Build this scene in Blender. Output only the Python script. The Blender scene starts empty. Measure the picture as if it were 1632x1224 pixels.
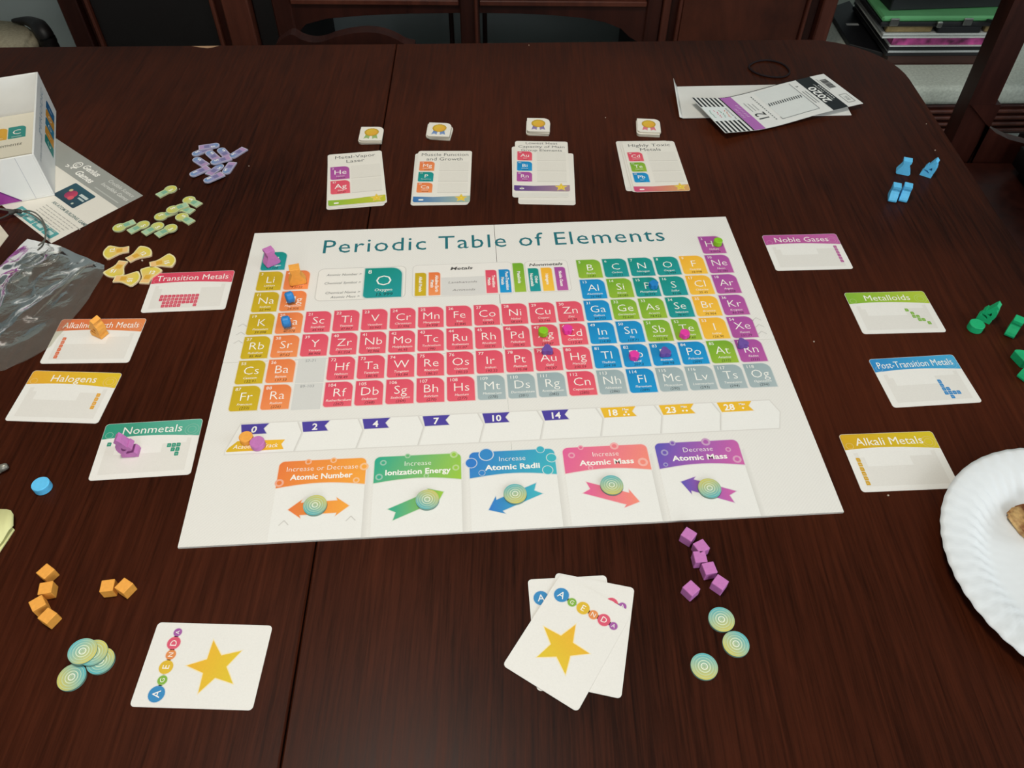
import bpy, bmesh, math, random
from mathutils import Matrix, Vector

# ------------------------------------------------------------------ camera, world, light, exposure
S = bpy.context.scene
COL = S.collection
TZ = 0.75                       # table top height
F, PITCH, ROLL, CH = 1240.0, 0.8520826, 0.0080184, 0.5699243
_cp, _sp, _cr, _sr = math.cos(PITCH), math.sin(PITCH), math.cos(ROLL), math.sin(ROLL)
FWD = Vector((0, _cp, -_sp)); UP0 = Vector((0, _sp, _cp)); RX = Vector((1, 0, 0))
RIGHT = RX * _cr + UP0 * _sr; UP = UP0 * _cr - RX * _sr
CAM = Vector((0, 0, TZ + CH))
cd = bpy.data.cameras.new('camera'); cam = bpy.data.objects.new('camera', cd); COL.objects.link(cam)
cd.sensor_width = 36; cd.lens = F / 1632 * 36; cd.clip_start = 0.02
cam.matrix_world = Matrix(((RIGHT.x, UP.x, -FWD.x, CAM.x), (RIGHT.y, UP.y, -FWD.y, CAM.y),
                           (RIGHT.z, UP.z, -FWD.z, CAM.z), (0, 0, 0, 1)))
S.camera = cam
S.view_settings.view_transform = 'Standard'; S.view_settings.look = 'None'
S.view_settings.gamma = 1; S.view_settings.use_curve_mapping = False
S.view_settings.exposure = 0.0
W = bpy.data.worlds.new('world'); S.world = W; W.use_nodes = True
W.node_tree.nodes['Background'].inputs[0].default_value = (0.8, 0.9, 1, 1)
W.node_tree.nodes['Background'].inputs[1].default_value = 0.25

def area(name, loc, target, sx, sy, power, color, shape='RECTANGLE'):
    l = bpy.data.lights.new(name, 'AREA'); l.shape = shape; l.size = sx; l.size_y = sy
    l.energy = power; l.color = color
    o = bpy.data.objects.new(name, l); COL.objects.link(o); o.location = loc
    o.rotation_euler = (Vector(target) - Vector(loc)).to_track_quat('-Z', 'Y').to_euler()
    return o
LAMP = (-0.25, 0.40, 2.42)
area('ceiling_lamp_light', (LAMP[0], LAMP[1], LAMP[2] - 0.09), (LAMP[0], LAMP[1], 0), 0.36, 0.36, 15.8, (1.0, 0.94, 0.84), 'DISK')
area('window_daylight', (2.72, 0.0, 1.55), (0, 0.35, 0.85), 1.3, 1.2, 29, (0.86, 0.95, 1.0))
area('rear_window_daylight', (0.5, -1.92, 1.6), (0.2, 0.5, 0.8), 1.3, 1.1, 27, (0.95, 0.98, 1.0))

# ------------------------------------------------------------------ pixel helpers (photo frame 1632 x 1224)
def ray(px, py):
    return (FWD + RIGHT * ((px - 816) / F) + UP * (-(py - 612) / F))
def tp(px, py, dz=0.0):
    d = ray(px, py); t = (TZ + dz - CAM.z) / d.z; p = CAM + d * t
    return Vector((p.x, p.y))
def at_y(px, py, Y):
    d = ray(px, py); return CAM + d * (Y / d.y)
def at_z(px, py, Z):
    return tp(px, py, Z - TZ)

# ------------------------------------------------------------------ materials
def lin(c):
    return tuple((x / 12.92 if x <= 0.04045 else ((x + 0.055) / 1.055) ** 2.4) for x in c)
def hx(h):
    return lin(tuple(int(h[i:i + 2], 16) / 255 for i in (0, 2, 4)))
def mix(a, b, t):
    return tuple(a[i] * (1 - t) + b[i] * t for i in range(3))
MATS = {}
def pmat(name, col, rough=0.5, spec=0.5, metal=0.0, noise=0.06, nscale=60, bump=0.0, coat=0.0):
    if name in MATS: return MATS[name]
    m = bpy.data.materials.new(name); m.use_nodes = True; MATS[name] = m
    nt = m.node_tree; b = nt.nodes['Principled BSDF']
    b.inputs['Roughness'].default_value = rough; b.inputs['Specular IOR Level'].default_value = spec
    b.inputs['Metallic'].default_value = metal; b.inputs['Coat Weight'].default_value = coat
    tc = nt.nodes.new('ShaderNodeTexCoord'); n = nt.nodes.new('ShaderNodeTexNoise')
    n.inputs['Scale'].default_value = nscale; n.inputs['Detail'].default_value = 4
    nt.links.new(tc.outputs['Object'], n.inputs['Vector'])
    r = nt.nodes.new('ShaderNodeValToRGB')
    r.color_ramp.elements[0].position = .3; r.color_ramp.elements[1].position = .7
    r.color_ramp.elements[0].color = (*[max(0, c * (1 - noise)) for c in col], 1)
    r.color_ramp.elements[1].color = (*[min(1, c * (1 + noise)) for c in col], 1)
    nt.links.new(n.outputs['Fac'], r.inputs['Fac']); nt.links.new(r.outputs['Color'], b.inputs['Base Color'])
    if bump:
        bp = nt.nodes.new('ShaderNodeBump'); bp.inputs['Strength'].default_value = bump; bp.inputs['Distance'].default_value = 0.002
        nt.links.new(n.outputs['Fac'], bp.inputs['Height']); nt.links.new(bp.outputs['Normal'], b.inputs['Normal'])
    return m
def wood(name, dark, light, scale=(70, 2.2, 70), rough=0.35, coat=0.0, fine=6, spec=0.5):
    if name in MATS: return MATS[name]
    m = bpy.data.materials.new(name); m.use_nodes = True; MATS[name] = m
    nt = m.node_tree; b = nt.nodes['Principled BSDF']; L = nt.links
    tc = nt.nodes.new('ShaderNodeTexCoord'); mp = nt.nodes.new('ShaderNodeMapping'); mp.inputs['Scale'].default_value = scale
    L.new(tc.outputs['Object'], mp.inputs['Vector'])
    n1 = nt.nodes.new('ShaderNodeTexNoise'); n1.inputs['Scale'].default_value = 1; n1.inputs['Detail'].default_value = fine; n1.inputs['Roughness'].default_value = .7
    n1.inputs['Distortion'].default_value = .4
    L.new(mp.outputs['Vector'], n1.inputs['Vector'])
    n2 = nt.nodes.new('ShaderNodeTexNoise'); n2.inputs['Scale'].default_value = 2.3; n2.inputs['Detail'].default_value = 3
    L.new(tc.outputs['Object'], n2.inputs['Vector'])
    ad = nt.nodes.new('ShaderNodeMath'); ad.operation = 'MULTIPLY_ADD'; ad.inputs[1].default_value = .55
    L.new(n2.outputs['Fac'], ad.inputs[0])
    ml = nt.nodes.new('ShaderNodeMath'); ml.operation = 'MULTIPLY'; ml.inputs[1].default_value = .6
    L.new(n1.outputs['Fac'], ml.inputs[0]); L.new(ml.outputs[0], ad.inputs[2])
    r = nt.nodes.new('ShaderNodeValToRGB'); r.color_ramp.elements[0].position = .40; r.color_ramp.elements[1].position = .76
    r.color_ramp.elements[0].color = (*dark, 1); r.color_ramp.elements[1].color = (*light, 1)
    L.new(ad.outputs[0], r.inputs['Fac']); L.new(r.outputs['Color'], b.inputs['Base Color'])
    rr_ = nt.nodes.new('ShaderNodeMapRange'); rr_.inputs['To Min'].default_value = rough - .06; rr_.inputs['To Max'].default_value = rough + .1
    L.new(n1.outputs['Fac'], rr_.inputs['Value']); L.new(rr_.outputs[0], b.inputs['Roughness'])
    b.inputs['Coat Weight'].default_value = coat; b.inputs['Coat Roughness'].default_value = .2
    b.inputs['Specular IOR Level'].default_value = spec
    bp = nt.nodes.new('ShaderNodeBump'); bp.inputs['Strength'].default_value = .05; bp.inputs['Distance'].default_value = .001
    L.new(n1.outputs['Fac'], bp.inputs['Height']); L.new(bp.outputs['Normal'], b.inputs['Normal'])
    return m
def printmat(name, rough=0.45, spec=0.35):
    if name in MATS: return MATS[name]
    m = bpy.data.materials.new(name); m.use_nodes = True; MATS[name] = m
    nt = m.node_tree; b = nt.nodes['Principled BSDF']; L = nt.links
    a = nt.nodes.new('ShaderNodeAttribute'); a.attribute_name = 'Col'
    tc = nt.nodes.new('ShaderNodeTexCoord'); n = nt.nodes.new('ShaderNodeTexNoise'); n.inputs['Scale'].default_value = 900
    L.new(tc.outputs['Object'], n.inputs['Vector'])
    mr = nt.nodes.new('ShaderNodeMapRange'); mr.inputs['To Min'].default_value = .95; mr.inputs['To Max'].default_value = 1.04
    L.new(n.outputs['Fac'], mr.inputs['Value'])
    mx = nt.nodes.new('ShaderNodeVectorMath'); mx.operation = 'MULTIPLY'
    L.new(a.outputs['Color'], mx.inputs[0]); L.new(mr.outputs[0], mx.inputs[1]); L.new(mx.outputs[0], b.inputs['Base Color'])
    b.inputs['Roughness'].default_value = rough; b.inputs['Specular IOR Level'].default_value = spec
    return m
PRINT = printmat('printed_card')
BOARDP = printmat('printed_board', .5, .3)
TABLE = wood('mahogany_table', (0.011, 0.0027, 0.0012), (0.072, 0.0160, 0.0060), (330, 11, 330), .34, 0.0, 8, .07)
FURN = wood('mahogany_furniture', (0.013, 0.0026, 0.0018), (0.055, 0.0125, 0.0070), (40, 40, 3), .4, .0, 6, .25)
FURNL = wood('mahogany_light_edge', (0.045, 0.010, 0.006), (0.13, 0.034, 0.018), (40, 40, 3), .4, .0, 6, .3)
PANELW = wood('mahogany_crotch_panel', (0.020, 0.0045, 0.003), (0.12, 0.029, 0.013), (9, 9, 4), .4, .0, 6, .25)
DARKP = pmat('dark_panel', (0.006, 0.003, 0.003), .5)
WALLM = pmat('painted_wall', (0.42, 0.47, 0.47), .8, .2, nscale=6, noise=.04, bump=.05)
CEILM = pmat('ceiling_paint', (0.75, 0.75, 0.72), .9, .1, nscale=8, noise=.03)
CARPET = pmat('carpet', (0.36, 0.38, 0.34), .95, .05, nscale=220, noise=.25, bump=.4)

# ------------------------------------------------------------------ object helpers
def tagit(o, label=None, cat=None, group=None, kind=None):
    if label: o['label'] = label
    if cat: o['category'] = cat
    if group: o['group'] = group
    if kind: o['kind'] = kind
    return o
def thing(name, label, cat, loc=(0, 0, 0), rz=0.0, group=None, rot=None):
    o = bpy.data.objects.new(name, None); COL.objects.link(o)
    o.empty_display_size = .02
    o.location = loc; o.rotation_euler = rot if rot else (0, 0, rz)
    return tagit(o, label, cat, group)
def mk(name, verts, faces, mat, parent=None, cols=None, smooth=False):
    me = bpy.data.meshes.new(name); me.from_pydata(verts, [], faces)
    if cols is not None:
        at = me.attributes.new('Col', 'FLOAT_COLOR', 'POINT')
        at.data.foreach_set('color', [x for c in cols for x in (c[0], c[1], c[2], 1.0)])
    for m in (mat if isinstance(mat, (list, tuple)) else [mat]): me.materials.append(m)
    if smooth: me.polygons.foreach_set('use_smooth', [True] * len(me.polygons))
    o = bpy.data.objects.new(name, me); COL.objects.link(o)
    if parent: o.parent = parent
    return o
def frombm(name, bm, mat, parent=None, smooth=False):
    me = bpy.data.meshes.new(name); bm.normal_update(); bm.to_mesh(me); bm.free()
    for m in (mat if isinstance(mat, (list, tuple)) else [mat]): me.materials.append(m)
    if smooth: me.polygons.foreach_set('use_smooth', [True] * len(me.polygons))
    o = bpy.data.objects.new(name, me); COL.objects.link(o)
    if parent: o.parent = parent
    return o
def bbox(bm, x0, x1, y0, y1, z0, z1, bev=0.0, seg=1):
    r = bmesh.ops.create_cube(bm, size=1)
    vs = r['verts']
    for v in vs:
        v.co = Vector((x0 + (v.co.x + .5) * (x1 - x0), y0 + (v.co.y + .5) * (y1 - y0), z0 + (v.co.z + .5) * (z1 - z0)))
    if bev:
        es = list({e for v in vs for e in v.link_edges})
        bmesh.ops.bevel(bm, geom=es, offset=bev, segments=seg, affect='EDGES', profile=.6)
def boxo(name, d, mat, parent=None, bev=0.0, seg=1):
    bm = bmesh.new(); bbox(bm, *d, bev, seg); return frombm(name, bm, mat, parent)
def prismbm(bm, pts, z0, z1, bev=0.0, holes=()):
    def loop(ps, z): return [bm.verts.new((p[0], p[1], z)) for p in ps]
    if not holes:
        b = loop(pts, z0); t = loop(pts, z1); n = len(pts)
        fb = bm.faces.new(b[::-1]); ft = bm.faces.new(t)
        for i in range(n): bm.faces.new((b[i], b[(i + 1) % n], t[(i + 1) % n], t[i]))
        if bev:
            bmesh.ops.bevel(bm, geom=list(ft.edges) + list(fb.edges), offset=bev, segments=1, affect='EDGES')
    else:
        es = []; rims = []
        for ps in [pts] + list(holes):
            t = loop(ps, z1); rims.append(t)
            es += [bm.edges.new((t[i], t[(i + 1) % len(t)])) for i in range(len(t))]
        fs = [g for g in bmesh.ops.triangle_fill(bm, use_beauty=True, edges=es)['geom'] if isinstance(g, bmesh.types.BMFace)]
        ext = bmesh.ops.extrude_face_region(bm, geom=fs)
        for v in [g for g in ext['geom'] if isinstance(g, bmesh.types.BMVert)]: v.co.z = z0
        bmesh.ops.recalc_face_normals(bm, faces=bm.faces)
def prism(name, pts, z0, z1, mat, parent=None, bev=0.0, holes=(), smooth=False):
    bm = bmesh.new(); prismbm(bm, pts, z0, z1, bev, holes); return frombm(name, bm, mat, parent, smooth)
def tube(name, pts, r, mat, parent=None, n=10, closed=False):
    vs, fs = [], []; m = len(pts); P = [Vector(p) for p in pts]
    for i in range(m):
        a = P[(i - 1) % m] if (closed or i) else P[0]; b = P[(i + 1) % m] if (closed or i < m - 1) else P[-1]
        t = (b - a).normalized(); u = t.cross(Vector((0, 0, 1)))
        u = u.normalized() if u.length > 1e-4 else Vector((1, 0, 0)); w = t.cross(u)
        rr_ = r[i] if isinstance(r, (list, tuple)) else r
        vs += [P[i] + (u * math.cos(2 * math.pi * k / n) + w * math.sin(2 * math.pi * k / n)) * rr_ for k in range(n)]
    for i in range(m if closed else m - 1):
        for k in range(n):
            a, b = i * n + k, i * n + (k + 1) % n; c = ((i + 1) % m) * n
            fs.append((a, b, c + (k + 1) % n, c + k))
    if not closed: fs += [tuple(range(n))[::-1], tuple(range((m - 1) * n, m * n))]
    return mk(name, vs, fs, mat, parent, smooth=True)
def spline(P, n=8, closed=False):
    out = []; m = len(P); P = [Vector(p) for p in P]
    for i in range(m if closed else m - 1):
        g = lambda k: P[k % m] if closed else P[max(0, min(m - 1, k))]
        a, b, c, d = g(i - 1), g(i), g(i + 1), g(i + 2)
        for s in range(n):
            t = s / n
            out.append(.5 * ((2 * b) + (c - a) * t + (2 * a - 5 * b + 4 * c - d) * t * t + (3 * b - a - 3 * c + d) * t ** 3))
    if not closed: out.append(P[-1])
    return out

# ------------------------------------------------------------------ flat print: polygons and lettering with colours of their own
GLY = {}
def load_glyphs():
    chars = [chr(c) for c in range(33, 127)]; tmp = []
    for wt, off in (('r', 0.0), ('b', 0.026), ('l', -0.011)):
        for ch in chars:
            for kind, body in (('g', ch), ('w', 'H' + ch + 'H')):
                if kind == 'w' and wt != 'r': continue
                cu = bpy.data.curves.new('glyph', 'FONT'); cu.body = body; cu.size = 1; cu.resolution_u = 2; cu.offset = off
                o = bpy.data.objects.new('glyph', cu); COL.objects.link(o); tmp.append((wt, kind, ch, o))
    cu = bpy.data.curves.new('glyph', 'FONT'); cu.body = 'HH'; cu.size = 1
    o = bpy.data.objects.new('glyph', cu); COL.objects.link(o); tmp.append(('r', 'w', 'HH', o))
    dg = bpy.context.evaluated_depsgraph_get(); dg.update(); wid = {}
    for wt, kind, ch, o in tmp:
        e = o.evaluated_get(dg); me = e.to_mesh()
        vs = [(v.co.x, v.co.y) for v in me.vertices]
        if kind == 'w': wid[ch] = max(v[0] for v in vs) - min(v[0] for v in vs)
        else: GLY[(wt, ch)] = (vs, [tuple(p.vertices) for p in me.polygons])
        e.to_mesh_clear()
    for ch in chars: GLY[('adv', ch)] = wid[ch] - wid['HH']
    GLY[('adv', ' ')] = .28
    GLY['cap'] = max(v[1] for v in GLY[('r', 'H')][0])
    for _, _, _, o in tmp:
        c = o.data; bpy.data.objects.remove(o); bpy.data.curves.remove(c)
load_glyphs()
WHITE = hx('F4F1EA'); BLACK = hx('161616'); PAPER = hx('EAE7E1')
LZ = 0.00004                    # thickness of one print layer
def rr(x0, y0, x1, y1, r=0, n=6):
    """rounded rectangle outline; r = (bl, br, tr, tl)"""
    if not isinstance(r, (tuple, list)): r = (r,) * 4
    out = []
    for (cx, cy, a0, q, sx, sy) in ((x0, y0, 180, r[0], 1, 1), (x1, y0, 270, r[1], -1, 1), (x1, y1, 0, r[2], -1, -1), (x0, y1, 90, r[3], 1, -1)):
        if q <= 0: out.append((cx, cy)); continue
        for k in range(n + 1):
            a = math.radians(a0 + 90 * k / n)
            out.append((cx + sx * q + q * math.cos(a), cy + sy * q + q * math.sin(a)))
    return out
def circ(cx, cy, r, n=24, ry=None):
    ry = ry or r
    return [(cx + r * math.cos(2 * math.pi * k / n), cy + ry * math.sin(2 * math.pi * k / n)) for k in range(n)]
def starpts(cx, cy, R, r, rot=90, n=5):
    return [(cx + (R if k % 2 == 0 else r) * math.cos(math.radians(rot + 180 / n * k)), cy + (R if k % 2 == 0 else r) * math.sin(math.radians(rot + 180 / n * k))) for k in range(2 * n)]
class Art:
    """millimetres in the thing's own plane; y runs up the print"""
    def __init__(s, ox=0, oy=0, z=0.0):
        s.v = []; s.f = []; s.c = []; s.ox = ox; s.oy = oy; s.z = z
    def _add(s, pts, faces, cols, L):
        b = len(s.v); z = s.z + L * LZ
        s.v += [((p[0] - s.ox) / 1000, (p[1] - s.oy) / 1000, z) for p in pts]
        s.c += cols; s.f += [tuple(b + i for i in f) for f in faces]
    def poly(s, pts, col, L=1, col2=None, dirn=(1, 0)):
        if col2 is None: cols = [col] * len(pts)
        else:
            q = [p[0] * dirn[0] + p[1] * dirn[1] for p in pts]; a, b = min(q), max(q)
            cols = [mix(col, col2, (t - a) / (b - a + 1e-9)) for t in q]
        s._add(pts, [tuple(range(len(pts)))], cols, L); return s
    def ring(s, pts, wd, c0, c1, L=1):
        """strip outside a closed outline, fading from c0 to c1"""
        n = len(pts); o = []
        for i in range(n):
            a, b, c = Vector(pts[i - 1]), Vector(pts[i]), Vector(pts[(i + 1) % n])
            d1 = (b - a); d2 = (c - b)
            d1 = d1.normalized() if d1.length > 1e-6 else d2.normalized(); d2 = d2.normalized() if d2.length > 1e-6 else d1
            nn = Vector((d1.y + d2.y, -d1.x - d2.x)); nn = nn.normalized() if nn.length > 1e-6 else Vector((d1.y, -d1.x))
            k = wd / max(.5, nn.dot(Vector((d1.y, -d1.x)))); o.append((b.x + nn.x * k, b.y + nn.y * k))
        s._add(list(pts) + o, [(i, n + i, n + (i + 1) % n, (i + 1) % n) for i in range(n)], [c0] * n + [c1] * n, L); return s
    def band(s, cx, cy, r0, r1, col, L=1, n=28, a0=0, a1=360):
        m = n if a1 - a0 >= 360 else n + 1
        A = [math.radians(a0 + (a1 - a0) * k / n) for k in range(m)]
        pts = [(cx + r0 * math.cos(a), cy + r0 * math.sin(a)) for a in A] + [(cx + r1 * math.cos(a), cy + r1 * math.sin(a)) for a in A]
        s._add(pts, [(i, m + i, m + (i + 1) % m, (i + 1) % m) for i in range(m if m == n else n)], [col] * len(pts), L); return s
    def line(s, a, b, w, col, L=1):
        a, b = Vector(a), Vector(b); d = (b - a).normalized() * (w / 2); q = Vector((-d.y, d.x))
        return s.poly([tuple(a - q), tuple(b - q), tuple(b + q), tuple(a + q)], col, L)
    def text(s, t, x, y, cap, col, align='c', w=None, wt='r', shear=0, rot=0, L=2, sp=0.0, maxw=None):
        k = cap / GLY['cap']; adv = [(GLY[('adv', c)] + sp) for c in t]; tot = sum(adv) * k
        sx = 1.0
        if w: sx = w / tot
        elif maxw and tot > maxw: sx = maxw / tot
        tot *= sx; x0 = {'l': 0, 'c': -tot / 2, 'r': -tot}[align]
        ca, sa = math.cos(rot), math.sin(rot); cur = x0
        for c, a in zip(t, adv):
            if c != ' ':
                vs, fs = GLY[(wt, c)]; pts = []
                for (u, v) in vs:
                    px_ = cur + (u + shear * v) * k * sx; py_ = v * k
                    pts.append((x + px_ * ca - py_ * sa, y + px_ * sa + py_ * ca))
                s._add(pts, fs, [col] * len(pts), L)
            cur += a * k * sx
        return s
    def slab(s, pts, t, col, side=None, z0=None):
        """solid body below the print: thickness t (mm)"""
        n = len(pts); b = len(s.v); z1 = s.z; z0 = s.z - t / 1000; side = side or col
        P = [((p[0] - s.ox) / 1000, (p[1] - s.oy) / 1000) for p in pts]
        s.v += [(p[0], p[1], z1) for p in P] + [(p[0], p[1], z1) for p in P] + [(p[0], p[1], z0) for p in P]
        s.c += [col] * n + [side] * (2 * n)
        s.f += [tuple(range(b, b + n)), tuple(range(b + 3 * n - 1, b + 2 * n - 1, -1))]
        s.f += [(b + n + (i + 1) % n, b + n + i, b + 2 * n + i, b + 2 * n + (i + 1) % n) for i in range(n)]
        return s
    def build(s, name, parent=None, mat=None, deform=None):
        v = [deform(*p) for p in s.v] if deform else s.v
        return mk(name, v, s.f, mat or PRINT, parent, s.c)
def place(tl, tr, br, bl, dz=0.0):
    P = [tp(*q, dz) for q in (tl, tr, br, bl)]; c = sum(P, Vector((0, 0))) / 4
    d = (P[1] - P[0]).normalized() + (P[2] - P[3]).normalized()
    return c, math.atan2(d.y, d.x)

# ================================================================== the room
def struct(name, bm, mat): return tagit(frombm(name, bm, mat), kind='structure')
RX0, RX1, RY0, RY1, RH = -2.7, 2.8, -2.0, 2.32, 2.5
bm = bmesh.new(); bbox(bm, RX0 - .1, RX1 + .1, RY0 - .1, RY1 + .1, -.06, 0); struct('floor', bm, CARPET)
bm = bmesh.new(); bbox(bm, RX0 - .1, RX1 + .1, RY0 - .1, RY1 + .1, RH, RH + .06); struct('ceiling', bm, CEILM)
bm = bmesh.new(); bbox(bm, RX0, RX1, RY1, RY1 + .1, 0, RH); struct('wall_back', bm, WALLM)
bm = bmesh.new(); bbox(bm, RX0 - .1, RX0, RY0 - .1, RY1 + .1, 0, RH); struct('wall_left', bm, WALLM)
def wall_with_hole(name, axis, c0, c1, a0, a1, h0, h1, b0, b1):
    bm = bmesh.new()
    for (p, q, r, s) in ((a0, h0, 0, RH), (h1, a1, 0, RH), (h0, h1, 0, b0), (h0, h1, b1, RH)):
        if axis == 'x': bbox(bm, c0, c1, p, q, r, s)
        else: bbox(bm, p, q, c0, c1, r, s)
    return struct(name, bm, WALLM)
wall_with_hole('wall_right', 'x', RX1, RX1 + .1, RY0 - .1, RY1 + .1, -.75, .75, .9, 2.2)
wall_with_hole('wall_front', 'y', RY0 - .1, RY0, RX0, RX1, -.2, 1.2, 1.0, 2.2)
TRIM = pmat('white_trim', (.7, .7, .68), .5)
PANE = bpy.data.materials.new('window_glass'); PANE.use_nodes = True
PANE.node_tree.nodes['Principled BSDF'].inputs['Transmission Weight'].default_value = 1
PANE.node_tree.nodes['Principled BSDF'].inputs['Roughness'].default_value = .02
for nm, ax, c, h0, h1, b0, b1 in (('window_1', 'x', RX1 + .05, -.75, .75, .9, 2.2), ('window_2', 'y', RY0 - .05, -.2, 1.2, 1.0, 2.2)):
    bm = bmesh.new(); t = .03
    for (p, q, r, s) in ((h0, h0 + .05, b0, b1), (h1 - .05, h1, b0, b1), (h0 + .05, h1 - .05, b0, b0 + .05), (h0 + .05, h1 - .05, b1 - .05, b1), ((h0 + h1) / 2 - .02, (h0 + h1) / 2 + .02, b0 + .05, b1 - .05)):
        if ax == 'x': bbox(bm, c - t, c + t, p, q, r, s)
        else: bbox(bm, p, q, c - t, c + t, r, s)
    wo = struct(nm, bm, TRIM)
    d = (c - .004, c + .004, h0 + .05, h1 - .05, b0 + .05, b1 - .05) if ax == 'x' else (h0 + .05, h1 - .05, c - .004, c + .004, b0 + .05, b1 - .05)
    boxo('pane', d, PANE, wo)
bm = bmesh.new(); bbox(bm, RX0, RX1, RY1 - .018, RY1, 0, .11, .004); struct('baseboard_back', bm, TRIM)
# ceiling lamp
L = thing('ceiling_lamp', 'round flush ceiling lamp hanging over the dining table', 'lamp', (LAMP[0], LAMP[1], RH))
prism('canopy', circ(0, 0, .21, 32), -.05, 0, pmat('brushed_metal', (.55, .5, .42), .3, .5, 1.0), L)
GLOWM = pmat('opal_glass', (.9, .88, .82), .4); GLOWM.node_tree.nodes['Principled BSDF'].inputs['Emission Strength'].default_value = 1.2
GLOWM.node_tree.nodes['Principled BSDF'].inputs['Emission Color'].default_value = (1, .85, .66, 1)
prism('diffuser', circ(0, 0, .19, 32), -.085, -.05, GLOWM, L)

# ================================================================== dining table
T = thing('dining_table', 'dark mahogany dining table with rounded corner and leaf seam', 'table', (0, 0, 0))
def arc(cx, cy, r, a0, a1, n=10): return [(cx + r * math.cos(math.radians(a0 + (a1 - a0) * k / n)), cy + r * math.sin(math.radians(a0 + (a1 - a0) * k / n))) for k in range(n + 1)]
FE = lambda x: 1.214 + .034 * x           # far edge line
SM = lambda y: -.1515 - .0283 * y         # leaf seam line
NEAR = -.06
cr_ = .125
right = [(SM(NEAR) + .0006, NEAR)] + arc(.580 - .09, NEAR + .09, .09, 270, 360, 8) + arc(.588 - cr_, FE(.5) - cr_ + .002, cr_, 0, 92, 12) + [(SM(FE(-.186)) + .0006, FE(-.186))]
left = [(SM(NEAR) - .0006, NEAR), (SM(FE(-.186)) - .0006, FE(-.186))] + arc(-1.36 + .12, FE(-1.3) - .12, .12, 88, 180, 8) + arc(-1.36 + .12, NEAR + .12, .12, 180, 270, 8)
prism('table_leaf', right, TZ - .024, TZ, TABLE, T, bev=.0012)
prism('table_leaf', list(reversed(left)), TZ - .024, TZ, TABLE, T, bev=.0012)
bm = bmesh.new()
for d in ((-1.25, .50, .02, .045, TZ - .12, TZ - .0245), (-1.25, .50, 1.05, 1.075, TZ - .12, TZ - .0245), (-1.25, -1.225, .045, 1.05, TZ - .12, TZ - .0245), (.475, .50, .045, 1.05, TZ - .12, TZ - .0245)): bbox(bm, *d)
frombm('apron', bm, FURN, T)
for lx in (-1.2, .445):
    for ly in (.075, 1.02):
        bm = bmesh.new()
        bmesh.ops.create_cone(bm, cap_ends=True, segments=16, radius1=.022, radius2=.038, depth=TZ - .0255, matrix=Matrix.Translation((lx, ly, (TZ - .0255) / 2)))
        frombm('leg', bm, FURN, T)
ch = [tp(305, 73.5), tp(349, 73), tp(340, 75.5), tp(331, 77), tp(318, 75.5)]
mk('worn_edge', [(p.x, min(p.y, FE(p.x) - .0012), TZ + .0001) for p in ch], [(4, 3, 2, 1, 0)], pmat('bare_wood', (.42, .25, .14), .7), T)['label'] = 'chipped pale edge'

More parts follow.
